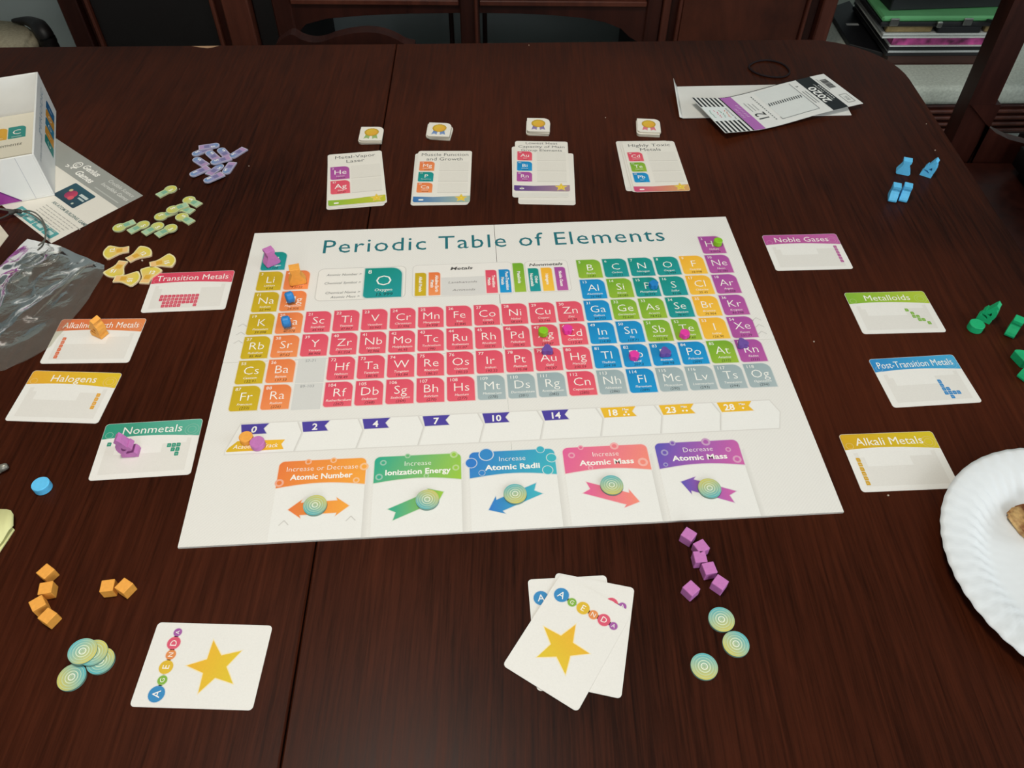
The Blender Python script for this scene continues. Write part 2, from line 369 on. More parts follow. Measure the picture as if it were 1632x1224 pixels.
# ================================================================== game board
CATC = {'a': ('C4A51B', 'CFAF22'), 'e': ('E6773F', 'F09257'), 't': ('DB4A62', 'E8606F'), 'p': ('1583BE', '1B97D2'), 'm': ('6FA62C', '9BBB3A'),
        'n': ('0E8A7C', '21979A'), 'h': ('EFAE2E', 'F4C246'), 'g': ('A2489A', 'B85A9F'), 'u': ('94A7AA', 'AAB8BA')}
EL = '''1 H Hydrogen 1.008 1 1 n|2 He Helium 4.0026 18 1 g|3 Li Lithium 6.94 1 2 a|4 Be Beryllium 9.0122 2 2 e|5 B Boron 10.81 13 2 m|6 C Carbon 12.011 14 2 n|7 N Nitrogen 14.007 15 2 n|8 O Oxygen 15.999 16 2 n|9 F Fluorine 18.998 17 2 h|10 Ne Neon 20.180 18 2 g
11 Na Sodium 22.990 1 3 a|12 Mg Magnesium 24.305 2 3 e|13 Al Aluminium 26.982 13 3 p|14 Si Silicon 28.085 14 3 m|15 P Phosphorus 30.974 15 3 n|16 S Sulfur 32.06 16 3 n|17 Cl Chlorine 35.45 17 3 h|18 Ar Argon 39.948 18 3 g
19 K Potassium 39.098 1 4 a|20 Ca Calcium 40.078 2 4 e|21 Sc Scandium 44.956 3 4 t|22 Ti Titanium 47.867 4 4 t|23 V Vanadium 50.942 5 4 t|24 Cr Chromium 51.996 6 4 t|25 Mn Manganese 54.938 7 4 t|26 Fe Iron 55.845 8 4 t|27 Co Cobalt 58.933 9 4 t|28 Ni Nickel 58.693 10 4 t|29 Cu Copper 63.546 11 4 t|30 Zn Zinc 65.38 12 4 t|31 Ga Gallium 69.723 13 4 p|32 Ge Germanium 72.630 14 4 m|33 As Arsenic 74.922 15 4 m|34 Se Selenium 78.971 16 4 n|35 Br Bromine 79.904 17 4 h|36 Kr Krypton 83.798 18 4 g
37 Rb Rubidium 85.468 1 5 a|38 Sr Strontium 87.62 2 5 e|39 Y Yttrium 88.906 3 5 t|40 Zr Zirconium 91.224 4 5 t|41 Nb Niobium 92.906 5 5 t|42 Mo Molybdenum 95.95 6 5 t|43 Tc Technetium (98) 7 5 t|44 Ru Ruthenium 101.07 8 5 t|45 Rh Rhodium 102.91 9 5 t|46 Pd Palladium 106.42 10 5 t|47 Ag Silver 107.87 11 5 t|48 Cd Cadmium 112.41 12 5 t|49 In Indium 114.82 13 5 p|50 Sn Tin 118.71 14 5 p|51 Sb Antimony 121.76 15 5 m|52 Te Tellurium 127.60 16 5 m|53 I Iodine 126.90 17 5 h|54 Xe Xenon 131.29 18 5 g
55 Cs Caesium 132.91 1 6 a|56 Ba Barium 137.33 2 6 e|72 Hf Hafnium 178.49 4 6 t|73 Ta Tantalum 180.95 5 6 t|74 W Tungsten 183.84 6 6 t|75 Re Rhenium 186.21 7 6 t|76 Os Osmium 190.23 8 6 t|77 Ir Iridium 192.22 9 6 t|78 Pt Platinum 195.08 10 6 t|79 Au Gold 196.97 11 6 t|80 Hg Mercury 200.59 12 6 t|81 Tl Thallium 204.38 13 6 p|82 Pb Lead 207.2 14 6 p|83 Bi Bismuth 208.98 15 6 p|84 Po Polonium (209) 16 6 p|85 At Astatine (210) 17 6 m|86 Rn Radon (222) 18 6 g
87 Fr Francium (223) 1 7 a|88 Ra Radium (226) 2 7 e|104 Rf Rutherfordium (267) 4 7 t|105 Db Dubnium (268) 5 7 t|106 Sg Seaborgium (269) 6 7 t|107 Bh Bohrium (270) 7 7 t|108 Hs Hassium (277) 8 7 t|109 Mt Meitnerium (278) 9 7 u|110 Ds Darmstadtium (281) 10 7 u|111 Rg Roentgenium (282) 11 7 u|112 Cn Copernicium (285) 12 7 t|113 Nh Nihonium (286) 13 7 u|114 Fl Flerovium (289) 14 7 p|115 Mc Moscovium (290) 15 7 u|116 Lv Livermorium (293) 16 7 u|117 Ts Tennessine (294) 17 7 u|118 Og Oganesson (294) 18 7 u'''
ELEM = []
for ln in EL.split('\n'):
    for e in ln.split('|'):
        n_, s_, nm_, ms_, c_, r_, k_ = e.split(); ELEM.append((n_, s_, nm_, ms_, int(c_), int(r_), k_))
BW, BH, BT = 560.0, 408.0, 2.4
B0, B1, B2, B3 = (406, 373), (1156, 344), (1346, 818), (283, 870)
bc, brot = place(B0, B1, B2, B3, BT / 1000)
PB = [tp(*q, BT / 1000) for q in (B0, B1, B2, B3)]
bws = ((PB[1] - PB[0]).length + (PB[2] - PB[3]).length) / 2 / (BW / 1000); bhs = ((PB[3] - PB[0]).length + (PB[2] - PB[1]).length) / 2 / (BH / 1000)
BD = thing('game_board', 'large white game board printed with the periodic table of elements', 'game board', (bc.x, bc.y, TZ), brot)
BDZ = BT / 1000
BWHITE = hx('E6E3DD'); BGREY = hx('D2D0CB'); CELLW = hx('EAE8E3')
class BArt(Art):
    """board millimetres measured from the top-left corner, y down"""
    def __init__(s): super().__init__(0, 0, BDZ)
    def build(s, name, parent=BD, mat=BOARDP): return super().build(name, parent, mat, lambda x, y, z: ((x - BW / 2000) * bws, (y + BH / 2000) * bhs, z))
    def T(s, t, x, y, *a, **k): return s.text(t, x, -y, *a, **k)
flip = lambda pts: [(p[0], -p[1]) for p in pts]
def brr(x0, y0, x1, y1, r=0, n=6): return rr(x0, -y1, x1, -y0, r, n)      # r=(bl,br,tr,tl) as seen
# board stock: four folding panels
def stockmat():
    m = printmat('board_stock', .5, .3).copy(); nt = m.node_tree; b = nt.nodes['Principled BSDF']; L = nt.links
    tc = nt.nodes.new('ShaderNodeTexCoord'); wv = nt.nodes.new('ShaderNodeTexWave'); wv.bands_direction = 'DIAGONAL'
    wv.inputs['Scale'].default_value = 190; mp = nt.nodes.new('ShaderNodeMapping'); mp.inputs['Scale'].default_value = (1, -1, 0)
    L.new(tc.outputs['Object'], mp.inputs['Vector']); L.new(mp.outputs['Vector'], wv.inputs['Vector'])
    r = nt.nodes.new('ShaderNodeMapRange'); r.inputs['To Min'].default_value = .965; r.inputs['To Max'].default_value = 1.0
    L.new(wv.outputs['Fac'], r.inputs['Value'])
    src = b.inputs['Base Color'].links[0].from_socket
    v = nt.nodes.new('ShaderNodeVectorMath'); v.operation = 'MULTIPLY'; L.new(src, v.inputs[0]); L.new(r.outputs[0], v.inputs[1]); L.new(v.outputs[0], b.inputs['Base Color'])
    return m
STOCK = stockmat()
for (x0, x1, y0, y1) in ((0, 280.4, 0, 204), (280.9, 560, 0, 204), (0, 280.55, 204.25, 408), (280.7, 560, 204.25, 408)):
    a = BArt(); a.slab(brr(x0, y0, x1, y1, .8 if False else 0), BT, BWHITE, hx('DAD5CB')); a.build('board_panel', BD, STOCK)
def tile_outline(x0, y0, w, h, big=.30, small=.12): return brr(x0, y0, x0 + w, y0 + h, (small * w, 0, big * w, 0), 7)
def element_art(a, x, y, w, h, e, detail=True, bg=BWHITE, L=1):
    n_, s_, nm_, ms_, _, _, k_ = e; c0, c1 = hx(CATC[k_][0]), hx(CATC[k_][1])
    o = tile_outline(x, y, w, h)
    a.ring(o, w * .05, mix(c1, bg, .5), bg, L)
    a.poly(o, c0, L + .5, c1, (.6, -1))
    a.T(n_, x + w * .08, y + h * .185, h * .125, WHITE, 'l', L=L + 1.5)
    a.T(s_, x + w * .52, y + h * .60, h * .335, WHITE, 'c', wt='l' if detail else 'r', L=L + 1.5, maxw=w * .76)
    a.T(nm_, x + w * .52, y + h * .79, h * .088, WHITE, 'c', wt='r', shear=.18, L=L + 1.5, maxw=w * .90)
    a.T(ms_, x + w * .54, y + h * .945, h * .10, mix(BLACK, c0, .12), 'c', wt='r', shear=.15, L=L + 1.5, maxw=w * .64)
GX0, GY0, GPX, GPY, TW, TH = 16.2, 36.0, 29.5, 33.35, 26.6, 30.6
def cell(c, r): return GX0 + (c - 1) * GPX, GY0 + (r - 1) * GPY
for e in ELEM:
    a = BArt(); x, y = cell(e[4], e[5]); element_art(a, x, y, TW, TH, e); a.build('element_tile')
for r_, t_ in ((6, '57-71'), (7, '89-103')):
    a = BArt(); x, y = cell(3, r_); a.poly(brr(x - .5, y, x + TW + .5, y + TH + 2), hx('D3D2CE'), 1)
    a.T(t_, x + TW * .45, y + 5.2, 3.3, hx('8F9293'), 'c', L=2); a.build('blank_tile')
a = BArt(); a.T('Periodic Table of Elements', 281, 41.0, 23.0, hx('1F6E78'), 'c', w=401, L=2, sp=.05); a.build('title_lettering')
# worked example with its key
a = BArt(); o = brr(82, 68.5, 178, 119.5, 6); a.ring(o, 1.2, hx('B9B4AE'), BWHITE, 1); a.poly(o, hx('E9E5DE'), 1.4)
for t_, y_ in (('Atomic Number >', 80.5), ('Chemical Symbol >', 94), ('Chemical Name >', 109.5), ('Atomic Mass >', 116.5)):
    a.T(t_, 129.5, y_, 3.5, hx('5A5A58'), 'r', shear=.22, L=2.4, wt='r')
a.build('key_frame')
a = BArt(); O_ = [e for e in ELEM if e[1] == 'O'][0]; element_art(a, 133.2, 70.2, 41.0, 48.0, O_, L=3); a.build('element_tile')
# legend
a = BArt(); o = brr(186.5, 68.3, 296.5, 119.8, (5, 5, 5, 5)); a.ring(o, 1, hx('C4BFBA'), BWHITE, 1); a.poly(o, hx('E7E3DD'), 1.4)
a.poly(brr(217.5, 90, 267, 119), hx('D7D4D0'), 1.9)
a.T('Metals', 240, 77.8, 4.6, hx('55524F'), 'c', w=25, wt='b', shear=.2, L=2.4)
a.T('Lanthanoids', 241, 100, 3.1, hx('77726F'), 'c', w=32, shear=.2, L=2.4); a.T('Actinoids', 242, 112.5, 3.1, hx('77726F'), 'c', w=25, shear=.2, L=2.4)
a.build('legend_frame')
a = BArt(); o = brr(312, 68.3, 359.5, 119.5, (5, 5, 5, 5)); a.ring(o, 1, hx('C4BFBA'), BWHITE, 1); a.poly(o, hx('E7E3DD'), 1.4)
a.T('Nonmetals', 335, 76.5, 4.2, hx('55524F'), 'c', w=38, wt='b', shear=.2, L=2.4); a.build('legend_frame')
for (x0, x1, y0, k_, lines) in ((189, 201, 81, 'a', ['Alkali Metals']), (204, 216.5, 81, 'e', ['Alkaline Earth', 'Metals']), (267, 279, 80.6, 't', ['Transition', 'Metals']),
        (281.8, 294, 80.4, 'p', ['Post-Transition', 'Metals']), (297.8, 310, 70.6, 'm', ['Metalloids']), (314.6, 326, 80.3, 'n', ['Other', 'Nonmetals']), (329, 341, 80.1, 'h', ['Halogens']), (344.3, 356, 80, 'g', ['Noble Gases'])):
    a = BArt(); o = brr(x0, y0, x1, 118, (1, 0, 3.5, 0), 4); c0, c1 = hx(CATC[k_][0]), hx(CATC[k_][1])
    a.ring(o, 1.1, mix(c1, BWHITE, .55), BWHITE, 2); a.poly(o, c0, 2.5, c1, (0, -1)); ym = (y0 + 118) / 2
    for i, t_ in enumerate(lines):
        xx = (x0 + x1) / 2 - 1.7 + (2.6 if len(lines) == 2 and i == 0 else (-2.4 if len(lines) == 2 else 0))
        a.T(t_, xx, ym, 3.3, WHITE, 'c', wt='b', rot=-math.pi / 2, L=3.5, maxw=33)
    a.build('legend_swatch')
# score track
PURF, GOLDF = hx('4C3F9C'), hx('EBB92F')
a = BArt(); pts = flip([(31, 282.6), (531, 283.5), (537, 298), (531, 316.6), (22, 316.3), (22, 312)])[::-1]
a.ring(pts, 1.8, hx('D3CFC9'), BWHITE, 1); a.poly(pts, CELLW, 1.6); a.build('score_track')
for k in range(1, 9):
    xl = 31.3 + 56 * k; a = BArt()
    for (p, q) in (((xl - 4.6, 283), (xl + .6, 296)), ((xl + .6, 296), (xl - 4.4, 316.3))):
        v = flip([p, q, (q[0] + 2.6, q[1]), (p[0] + 2.6, p[1])]); a._add(v, [(0, 1, 2, 3)], [hx('CDC9C3')] * 2 + [CELLW] * 2, 2.0)
    a.build('space_divider')
for k, t_ in enumerate(('0', '2', '4', '7', '10', '14', '18', '23', '28')):
    x = 31.2 + 56.1 * k; g = k >= 6; w_ = 33.5 if g else 25.5; c_ = GOLDF if g else PURF
    a = BArt(); pts = flip([(x, 283.4), (x + w_, 283.2), (x + w_ - 4.2, 289), (x + w_ - .8, 294.8), (x + 2.2, 295)])[::-1]
    a.ring(pts, .7, mix(c_, BWHITE, .6), BWHITE, 2.2); a.poly(pts, c_, 2.6)
    a.T(t_, x + (10.5 if g else 12.4), 293.1, 7.0, WHITE, 'c', wt='b', L=3.4, shear=.1 if k == 0 else 0)
    if g:
        a.T('Max', x + 23.5, 287.6, 2.4, WHITE, 'c', wt='b', L=3.4)
        for (dx, dy) in {6: ((0, 0), (-2, 3.1), (2, 3.1)), 7: ((-1.8, 1.7), (1.8, 1.7)), 8: ((0, 1.7),)}[k]: a.poly(circ(x + 23.5 + dx, -(289.6 + dy), 1.05, 10), WHITE, 3.4)
    a.build('score_flag')
a = BArt(); pts = flip([(22.3, 312.8), (24.5, 309), (31, 302.2), (74, 302.8), (71.2, 307.8), (74, 313.6), (23, 314)])[::-1]
a.poly(pts, hx('D9B323'), 2.6, hx('EFB52C')); a.T('Academic Track', 48, 310.9, 4.6, WHITE, 'c', w=40, shear=.2, L=3.4); a.build('track_ribbon')
# action spaces
ACT = (('E8793B', 'F5A63C', 'Increase or Decrease', 'Atomic Number'), ('1FA58A', '9CC73B', 'Increase', 'Ionization Energy'), ('2F78C8', '3FB4BE', 'Increase', 'Atomic Radii'),
       ('E05F97', 'F58E78', 'Increase', 'Atomic Mass'), ('5B55B4', 'D063A6', 'Decrease', 'Atomic Mass'))
for k, (c0, c1, l1, l2) in enumerate(ACT):
    x0 = 72.6 + 84.6 * k; x1 = x0 + 77; c0, c1 = hx(c0), hx(c1); cm = mix(c0, c1, .5)
    a = BArt(); a.poly(flip([(x1, 340), (x1, 407.8), (x1 + 5.5, 407.8), (x1 + 5.5, 336)]), hx('D6D3CD'), 1, BWHITE, (1, 0))
    a.poly(brr(x0, 330, x1, 407.9), hx('E9E7E2'), 1.4); a.build('action_space')
    a = BArt(); top = [(x0, 355.2)] + [(x0 + 77 * t / 10, 355.2 - 3.6 * math.sin(math.pi * t / 10)) for t in range(1, 10)] + [(x1, 355.2)]
    out = flip(top) + [p for p in rr(x0, -350, x1, -327.6, (0, 0, 5, 5), 5)[1:]][1:]
    a.ring(out, 1.1, mix(cm, BWHITE, .6), BWHITE, 1.9); a.poly(out, c0, 2.3, c1, (1, -.5))
    random.seed(k + 3)
    deco = {0: ((.03, 350, 4), (.33, 329, 3), (.62, 328.6, 3), (.98, 337, 4), (.90, 351, 3)), 1: ((.1, 334, 3), (.38, 327.8, 2.6), (.92, 328.8, 3.6), (.94, 343, 3.2), (.06, 349, 3.4), (.6, 350, 2.5)),
            2: ((.02, 339, 5.6), (.20, 330.5, 7), (.84, 327.8, 4), (.96, 337.5, 5), (.14, 350, 3), (.90, 350.5, 5)), 3: ((.1, 336, 3.2), (.22, 328, 2.6), (.62, 328, 4), (.92, 347, 4.6), (.3, 350.5, 2.4)), 4: ((.1, 338, 3.4), (.22, 328, 2.8), (.62, 328.4, 4.2), (.86, 338, 2.6), (.93, 349, 4), (.08, 351, 2.2))}[k]
    for (fx, y_, r_) in deco:
        cc = mix(c0, c1, fx); cx_ = x0 + 77 * fx
        a.poly(circ(cx_, -y_, r_, 20), cc, 2.7); a.band(cx_, -y_, r_ * (.86 if k == 2 else .55), r_, mix(cc, WHITE, .62 if k == 2 else .30), 2.9, 20)
    a.T(l1, (x0 + x1) / 2, 338.6, 5.0, WHITE, 'c', L=3.6, wt='l', maxw=64); a.T(l2, (x0 + x1) / 2, 347.6, 5.4, WHITE, 'c', wt='b', L=3.6, w={0: 54, 1: 58, 2: 49, 3: 49, 4: 50}[k]); a.build('action_banner')
    # arrow
    a = BArt(); tail, tip = {0: ((86, 377.6), (137.5, 376.6)), 1: ((175.5, 386.6), (218.4, 367.6)), 2: ((299.5, 370), (257, 388)), 3: ((344, 371.5), (387, 387.6)), 4: ((468.5, 386.8), (427, 369.8))}[k]
    tv, iv = Vector((tail[0], -tail[1])), Vector((tip[0], -tip[1])); d = (iv - tv); Ln = d.length; d.normalize(); q = Vector((-d.y, d.x)); hw = 6.0; hl = 11
    if k == 0:
        m0 = [(0, 0), (hl, 9), (hl - 1, hw), (Ln - hl + 1, hw), (Ln - hl, 9), (Ln, 0), (Ln - hl, -9), (Ln - hl + 1, -hw), (hl - 1, -hw), (hl, -9)]
    else:
        m0 = [(-2.5, hw), (Ln - hl + 1, hw), (Ln - hl, 9.4), (Ln, 0), (Ln - hl, -9.4), (Ln - hl + 1, -hw), (-2.5, -hw), (2.5, 0)]
    pts = [tuple(tv + d * u + q * v) for (u, v) in m0][::-1]
    a.ring(pts, 1.0, mix(cm, BWHITE, .55), hx('E9E7E2'), 2); a.poly(pts, c0, 2.4, c1, (1, 0)); a.build('action_arrow')
a = BArt()
for (x_, y_) in ((11, 150), (11, 162), (10.5, 174), (549, 172), (549.5, 182), (549.5, 192)):
    for s_ in (-1, 1): a.line((x_, -y_), (x_ + 4.5 * s_, -y_ - 4), 1.0, hx('CBC8C2'), 1)
for (x_, y_) in ((84, 388), (140, 387)):
    for s_ in (-1, 1): a.line((x_, -y_), (x_ + 4 * s_, -y_ - 4.5), .9, hx('CFCCC6'), 3)
a.build('faint_chevrons')

# ================================================================== cards
CT = 0.36                                    # card thickness, mm
def category_card(key, px, title, hexs, hl, label, zc=0.0):
    c, r = place(*px); t = thing('category_card', label, 'card', (c.x, c.y, TZ + zc), r, 'element category cards around the board')
    z = CT / 1000
    Art(0, 0, z).slab(rr(-44, -31.5, 44, 31.5, 3.2), CT, PAPER, hx('D8D2C8')).build('card_stock', t)
    c0, c1 = hx(hexs[0]), hx(hexs[1]); a = Art(0, 0, z)
    arcp = [(-43.7 + 87.4 * k / 12, 13.6 - 1.6 * (1 - math.cos(math.pi * k / 12)) * .5 + 2.6 * math.sin(math.pi * k / 12)) for k in range(13)]
    out = arcp + [p for p in rr(-43.7, 20, 43.7, 31.2, (0, 0, 3, 3))][2:]
    a.poly(out, c0, 1, c1, (1, .3))
    for (cx, cy, rr_) in ((-38, 18, 6), (36, 19.5, 6.5), (2, 30, 5)):
        for q in (rr_, rr_ * .6):
            if cy + q < 31 and abs(cx) + q < 43.4: a.band(cx, cy, q - .5, q, mix(mix(c0, c1, .5), WHITE, .22), 1.5, 20)
    a.build('header_band', t)
    a = Art(0, 0, z); a.text(title, 0, 18.0, 8.4, WHITE, 'c', L=2.4, maxw=78); a.build('title_lettering', t)
    a = Art(0, 0, z); gx, gy, cw, chh = -37.5, 10.0, 4.17, 5.0
    a.poly([(gx, gy - 36), (gx + 75, gy - 36), (gx + 75, gy), (gx + 71, gy), (gx + 71, gy - 5), (gx + 50, gy - 5), (gx + 50, gy - 15), (gx + 8.3, gy - 15), (gx + 8.3, gy - 5), (gx + 4.1, gy - 5), (gx + 4.1, gy), (gx, gy)], hx('E2DED7'), 1)
    a.build('pale_table_silhouette', t)
    a = Art(0, 0, z)
    for e in ELEM:
        if e[6] == hl and e[1] not in ('',):
            x = gx + (e[4] - 1) * cw; y = gy - e[5] * chh
            a.poly(rr(x + .25, y + .3, x + cw - .25, y + chh - .3, (.5, 0, 1.3, 0), 3), c0, 2)
            a.text(e[1], x + cw / 2, y + 1.7, 1.4, mix(WHITE, c0, .4), 'c', L=2.6)
    a.build('highlighted_elements', t)
    return t
CC = (('tr', ((241.4, 438), (374.5, 430.8), (363, 493.5), (224.7, 497)), 'Transition Metals', ('D4405C', 'DE5468'), 't', 'white card with red band reading Transition Metals'),
      ('ae', ((93, 511), (234.5, 508), (208.7, 578), (65.6, 578)), 'Alkaline Earth Metals', ('DA6A3C', 'E58A50'), 'e', 'white card with orange band reading Alkaline Earth Metals'),
      ('ha', ((54.4, 593.2), (193.6, 594), (156.8, 676.5), (8, 668)), 'Halogens', ('E3A52E', 'E0C02A'), 'h', 'white card with yellow band reading Halogens'),
      ('no', ((170.3, 677.2), (322.9, 665), (303.8, 759.3), (140.9, 766)), 'Nonmetals', ('2A9478', '5FAF98'), 'n', 'white card with teal band reading Nonmetals'),
      ('ng', ((1211.3, 376.8), (1333.7, 371), (1360.6, 430.3), (1236.8, 430.8)), 'Noble Gases', ('B24C92', 'C060A0'), 'g', 'white card with magenta band reading Noble Gases'),
      ('md', ((1342.9, 468.2), (1471.4, 462.7), (1509, 531), (1376.7, 531.7)), 'Metalloids', ('7FB234', 'B2C638'), 'm', 'white card with green band reading Metalloids'),
      ('pt', ((1381.6, 574.9), (1517.9, 563.8), (1565, 642.8), (1426.5, 648.3)), 'Post-Transition Metals', ('2C86C4', '46A8D4'), 'p', 'white card with blue band reading Post-Transition Metals'),
      ('al', ((1334, 694), (1488.9, 685.7), (1529, 780), (1373.5, 784)), 'Alkali Metals', ('D2A21C', 'D6C026'), 'a', 'white card with gold band reading Alkali Metals'))
for c in CC: category_card(*c)

def agenda_card(tl, tr, br, bl, label, lev=0, group=None, pos=None):
    c, r = pos if pos else place(tl, tr, br, bl)
    t = thing('agenda_card', label, 'card', (c.x, c.y, TZ + lev * .0005), r, group); z = CT / 1000
    Art(0, 0, z).slab(rr(-31.5, -44, 31.5, 44, 3.2), CT, hx('E7E4DE'), hx('D8D2C8')).build('card_stock', t)
    cols = ('2E86BE', '7FAE3C', 'DDB52A', 'E08A4A', 'D9536E', 'A054A0')
    for k, (ch_, r_) in enumerate(zip('AGENDA', (5.9, 3.5, 5.1, 3.7, 4.9, 3.1))):
        x = (-22.2, -12.2, -2.6, 6.7, 15.6, 24.0)[k]; y = (27.6, 26.6, 27, 26.4, 27, 26.6)[k]; cc = hx(cols[k])
        a = Art(0, 0, z); a.ring(circ(x, y, r_, 20), .7, mix(cc, WHITE, .5), hx('E7E4DE'), 1); a.poly(circ(x, y, r_, 20), cc, 1.4)
        a.text(ch_, x, y - r_ * .45, r_ * .95, WHITE, 'c', L=2.4, wt='r'); a.build('letter_bubble', t)
    a = Art(0, 0, z); sp_ = starpts(-1, -8.5, 20.5, 8.6); a.ring(sp_, 1.2, hx('F3D887'), hx('E7E4DE'), 1); a.poly(sp_, hx('DCC01E'), 1.5, hx('E9AE24'), (.3, 1)); a.build('star', t)
    return t
# card lying alone: its top points left
agenda_card((206, 1122.6), (253.5, 991), (434, 998), (403, 1137), 'white agenda card lying alone beside the yellow and teal discs')
dB = (tp(856, 1106) - tp(841, 924)).normalized(); rB = math.atan2(dB.y, dB.x) + math.pi / 2
cB = tp(841, 924) + Vector((math.cos(rB), math.sin(rB))) * .0315 + dB * .044
agenda_card(0, 0, 0, 0, 'bottom agenda card of the fanned trio', 0, None, (cB, rB))
dC = (tp(990, 1113) - tp(1011, 938)).normalized(); rC = math.atan2(dC.y, dC.x) + math.pi / 2
cC = tp(1011, 938) - Vector((math.cos(rC), math.sin(rC))) * .0315 + dC * .044
agenda_card(0, 0, 0, 0, 'middle agenda card of the fanned trio', 1, None, (cC, rC))
agenda_card((885, 909), (1011.5, 980), (923, 1137.6), (804.7, 1064), 'top agenda card of the fanned trio with its star uncovered', 2)

def goal_card(px, lines, els, band, icon, label, n_under, under, under_label):
    c, r = place(*px); W2, H2 = 35.0, 56.5
    for k in range(n_under):
        dx, dy, dr = under[k]; t = thing('goal_card', ('bottommost ' if k == 0 else 'middle ') + under_label, 'card', (c.x + dx, c.y + dy, TZ + k * .0005), r + dr, 'plain goal cards under ' + lines[0])
        Art(0, 0, CT / 1000).slab(rr(-W2, -H2, W2, H2, 3.5), CT, hx('E6E1D8'), hx('CFC9BF')).build('card_stock', t)
        a = Art(0, 0, CT / 1000); a.poly([(-34.4, -55), (34.4, -55), (34.4, -48), (-34.4, -48)], hx('DEDAD2'), 1); a.build('bottom_strip', t)
    t = thing('goal_card', label, 'card', (c.x, c.y, TZ + n_under * .0005), r, 'goal cards along the far side of the board'); z = CT / 1000
    Art(0, 0, z).slab(rr(-W2, -H2, W2, H2, 3.5), CT, hx('E9E4DA'), hx('CFC9BF')).build('card_stock', t)
    a = Art(0, 0, z); cap = 6.6 if len(lines) == 2 else 5.4; y = 44.5 if len(lines) == 2 else 49
    for s_ in lines: a.text(s_, 0, y, cap, hx('5E5F5C'), 'c', L=1.5, maxw=62, w=min(62, len(s_) * cap * .72)); y -= cap * 1.55
    a.build('title_lettering', t)
    y = 26.5 if len(els) == 2 else 31.5
    hh = 28.0 if len(els) == 2 else 20.6; gap = 3 if len(els) == 2 else 2.9
    for s_ in els:
        e = [q for q in ELEM if q[1] == s_][0]
        a = Art(0, 0, z); a.poly(rr(-6, y - hh, 31.5, y, 0), hx('E3DED4'), 1); a.line((-6, y - hh), (31.5, y - hh), .8, hx('C9C3B9'), 1.5); a.build('row_field', t)
        class CA(Art):
            def T(s, tt, xx, yy, *aa, **kk): return s.text(tt, xx, -yy, *aa, **kk)
        a = CA(0, 0, z); w_ = 22 if len(els) == 2 else 17.5
        element_art(a, -31.5, -y, w_ + 1.5, hh, e, False, hx('E9E4DA'), 1); a.build('element_tile', t); y -= hh + gap
    a = Art(0, 0, z); b0, b1 = hx(band[0]), hx(band[1])
    pts = [(-34.7, -51)] + [] ; pts = rr(-34.8, -56.2, 34.8, -45, (3.2, 3.2, 0, 0))[:-2] + [(34.8, -42.6), (10, -44.2), (-10, -45.6), (-34.8, -44.6)]
    a.poly(pts, b0, 1, b1, (1, 0)); 
    if icon == 'tri': a.poly(circ(-25, -51.3, 3, 12, 1.6), WHITE, 1.6); a.poly(circ(-25, -50, 1.5, 10), WHITE, 1.6)
    else: a.poly(rr(-28, -52.8, -22, -50, 1.0), WHITE, 1.6)
    a.build('bottom_band', t)
    a = Art(0, 0, z); sp_ = starpts(24, -47.5, 7.2, 3.2); a.ring(sp_, .8, hx('E9D9A0'), hx('D9B93E'), 2); a.poly(sp_, hx('E9C53A'), 2.4); a.text('5' if False else '*', 24, -49.5, 3, hx('FFF3C0'), 'c', L=3); a.build('star', t)
goal_card(((523, 249.4), (612.4, 241), (614.5, 322), (519, 329.4)), ['Metal-Vapor', 'Laser'], ['He', 'Ag'], ('8DB63A', 'C4C234'), 'rect', 'goal card reading Metal-Vapor Laser with a green bottom band', 2, ((.0, -.006, -.02), (.001, -.003, .01)), 'white card edge showing under the Metal-Vapor Laser card')
goal_card(((667, 242), (752.5, 241), (749, 325), (657.5, 324)), ['Muscle Function', 'and Growth'], ['Mg', 'P', 'Ca'], ('2F6FAE', 'A7B9A8'), 'rect', 'goal card reading Muscle Function and Growth with a blue band', 2, ((-.003, -.004, .02), (-.001, -.002, .0)), 'white card edge showing under the Muscle Function card')
goal_card(((820, 227), (905, 228), (909, 306), (819, 304.5)), ['Lowest Heat', 'Capacity of Main', 'Group Elements'], ['Au', 'Bi', 'Rn'], ('5B3A84', 'A98A96'), 'tri', 'goal card reading Lowest Heat Capacity with a purple band', 2, ((.006, -.026, -.01), (-.003, -.012, .025)), 'white card edge showing under the Lowest Heat Capacity card')
goal_card(((990, 229), (1074, 227.5), (1099, 304), (1013, 306.5)), ['Highly Toxic', 'Metals'], ['Cd', 'Te', 'Pb'], ('D0487A', 'D9A560'), 'rect', 'goal card reading Highly Toxic Metals with a pink bottom band', 2, ((-.009, .003, -.02), (-.003, .001, .0)), 'white card edge showing under the Highly Toxic Metals card')

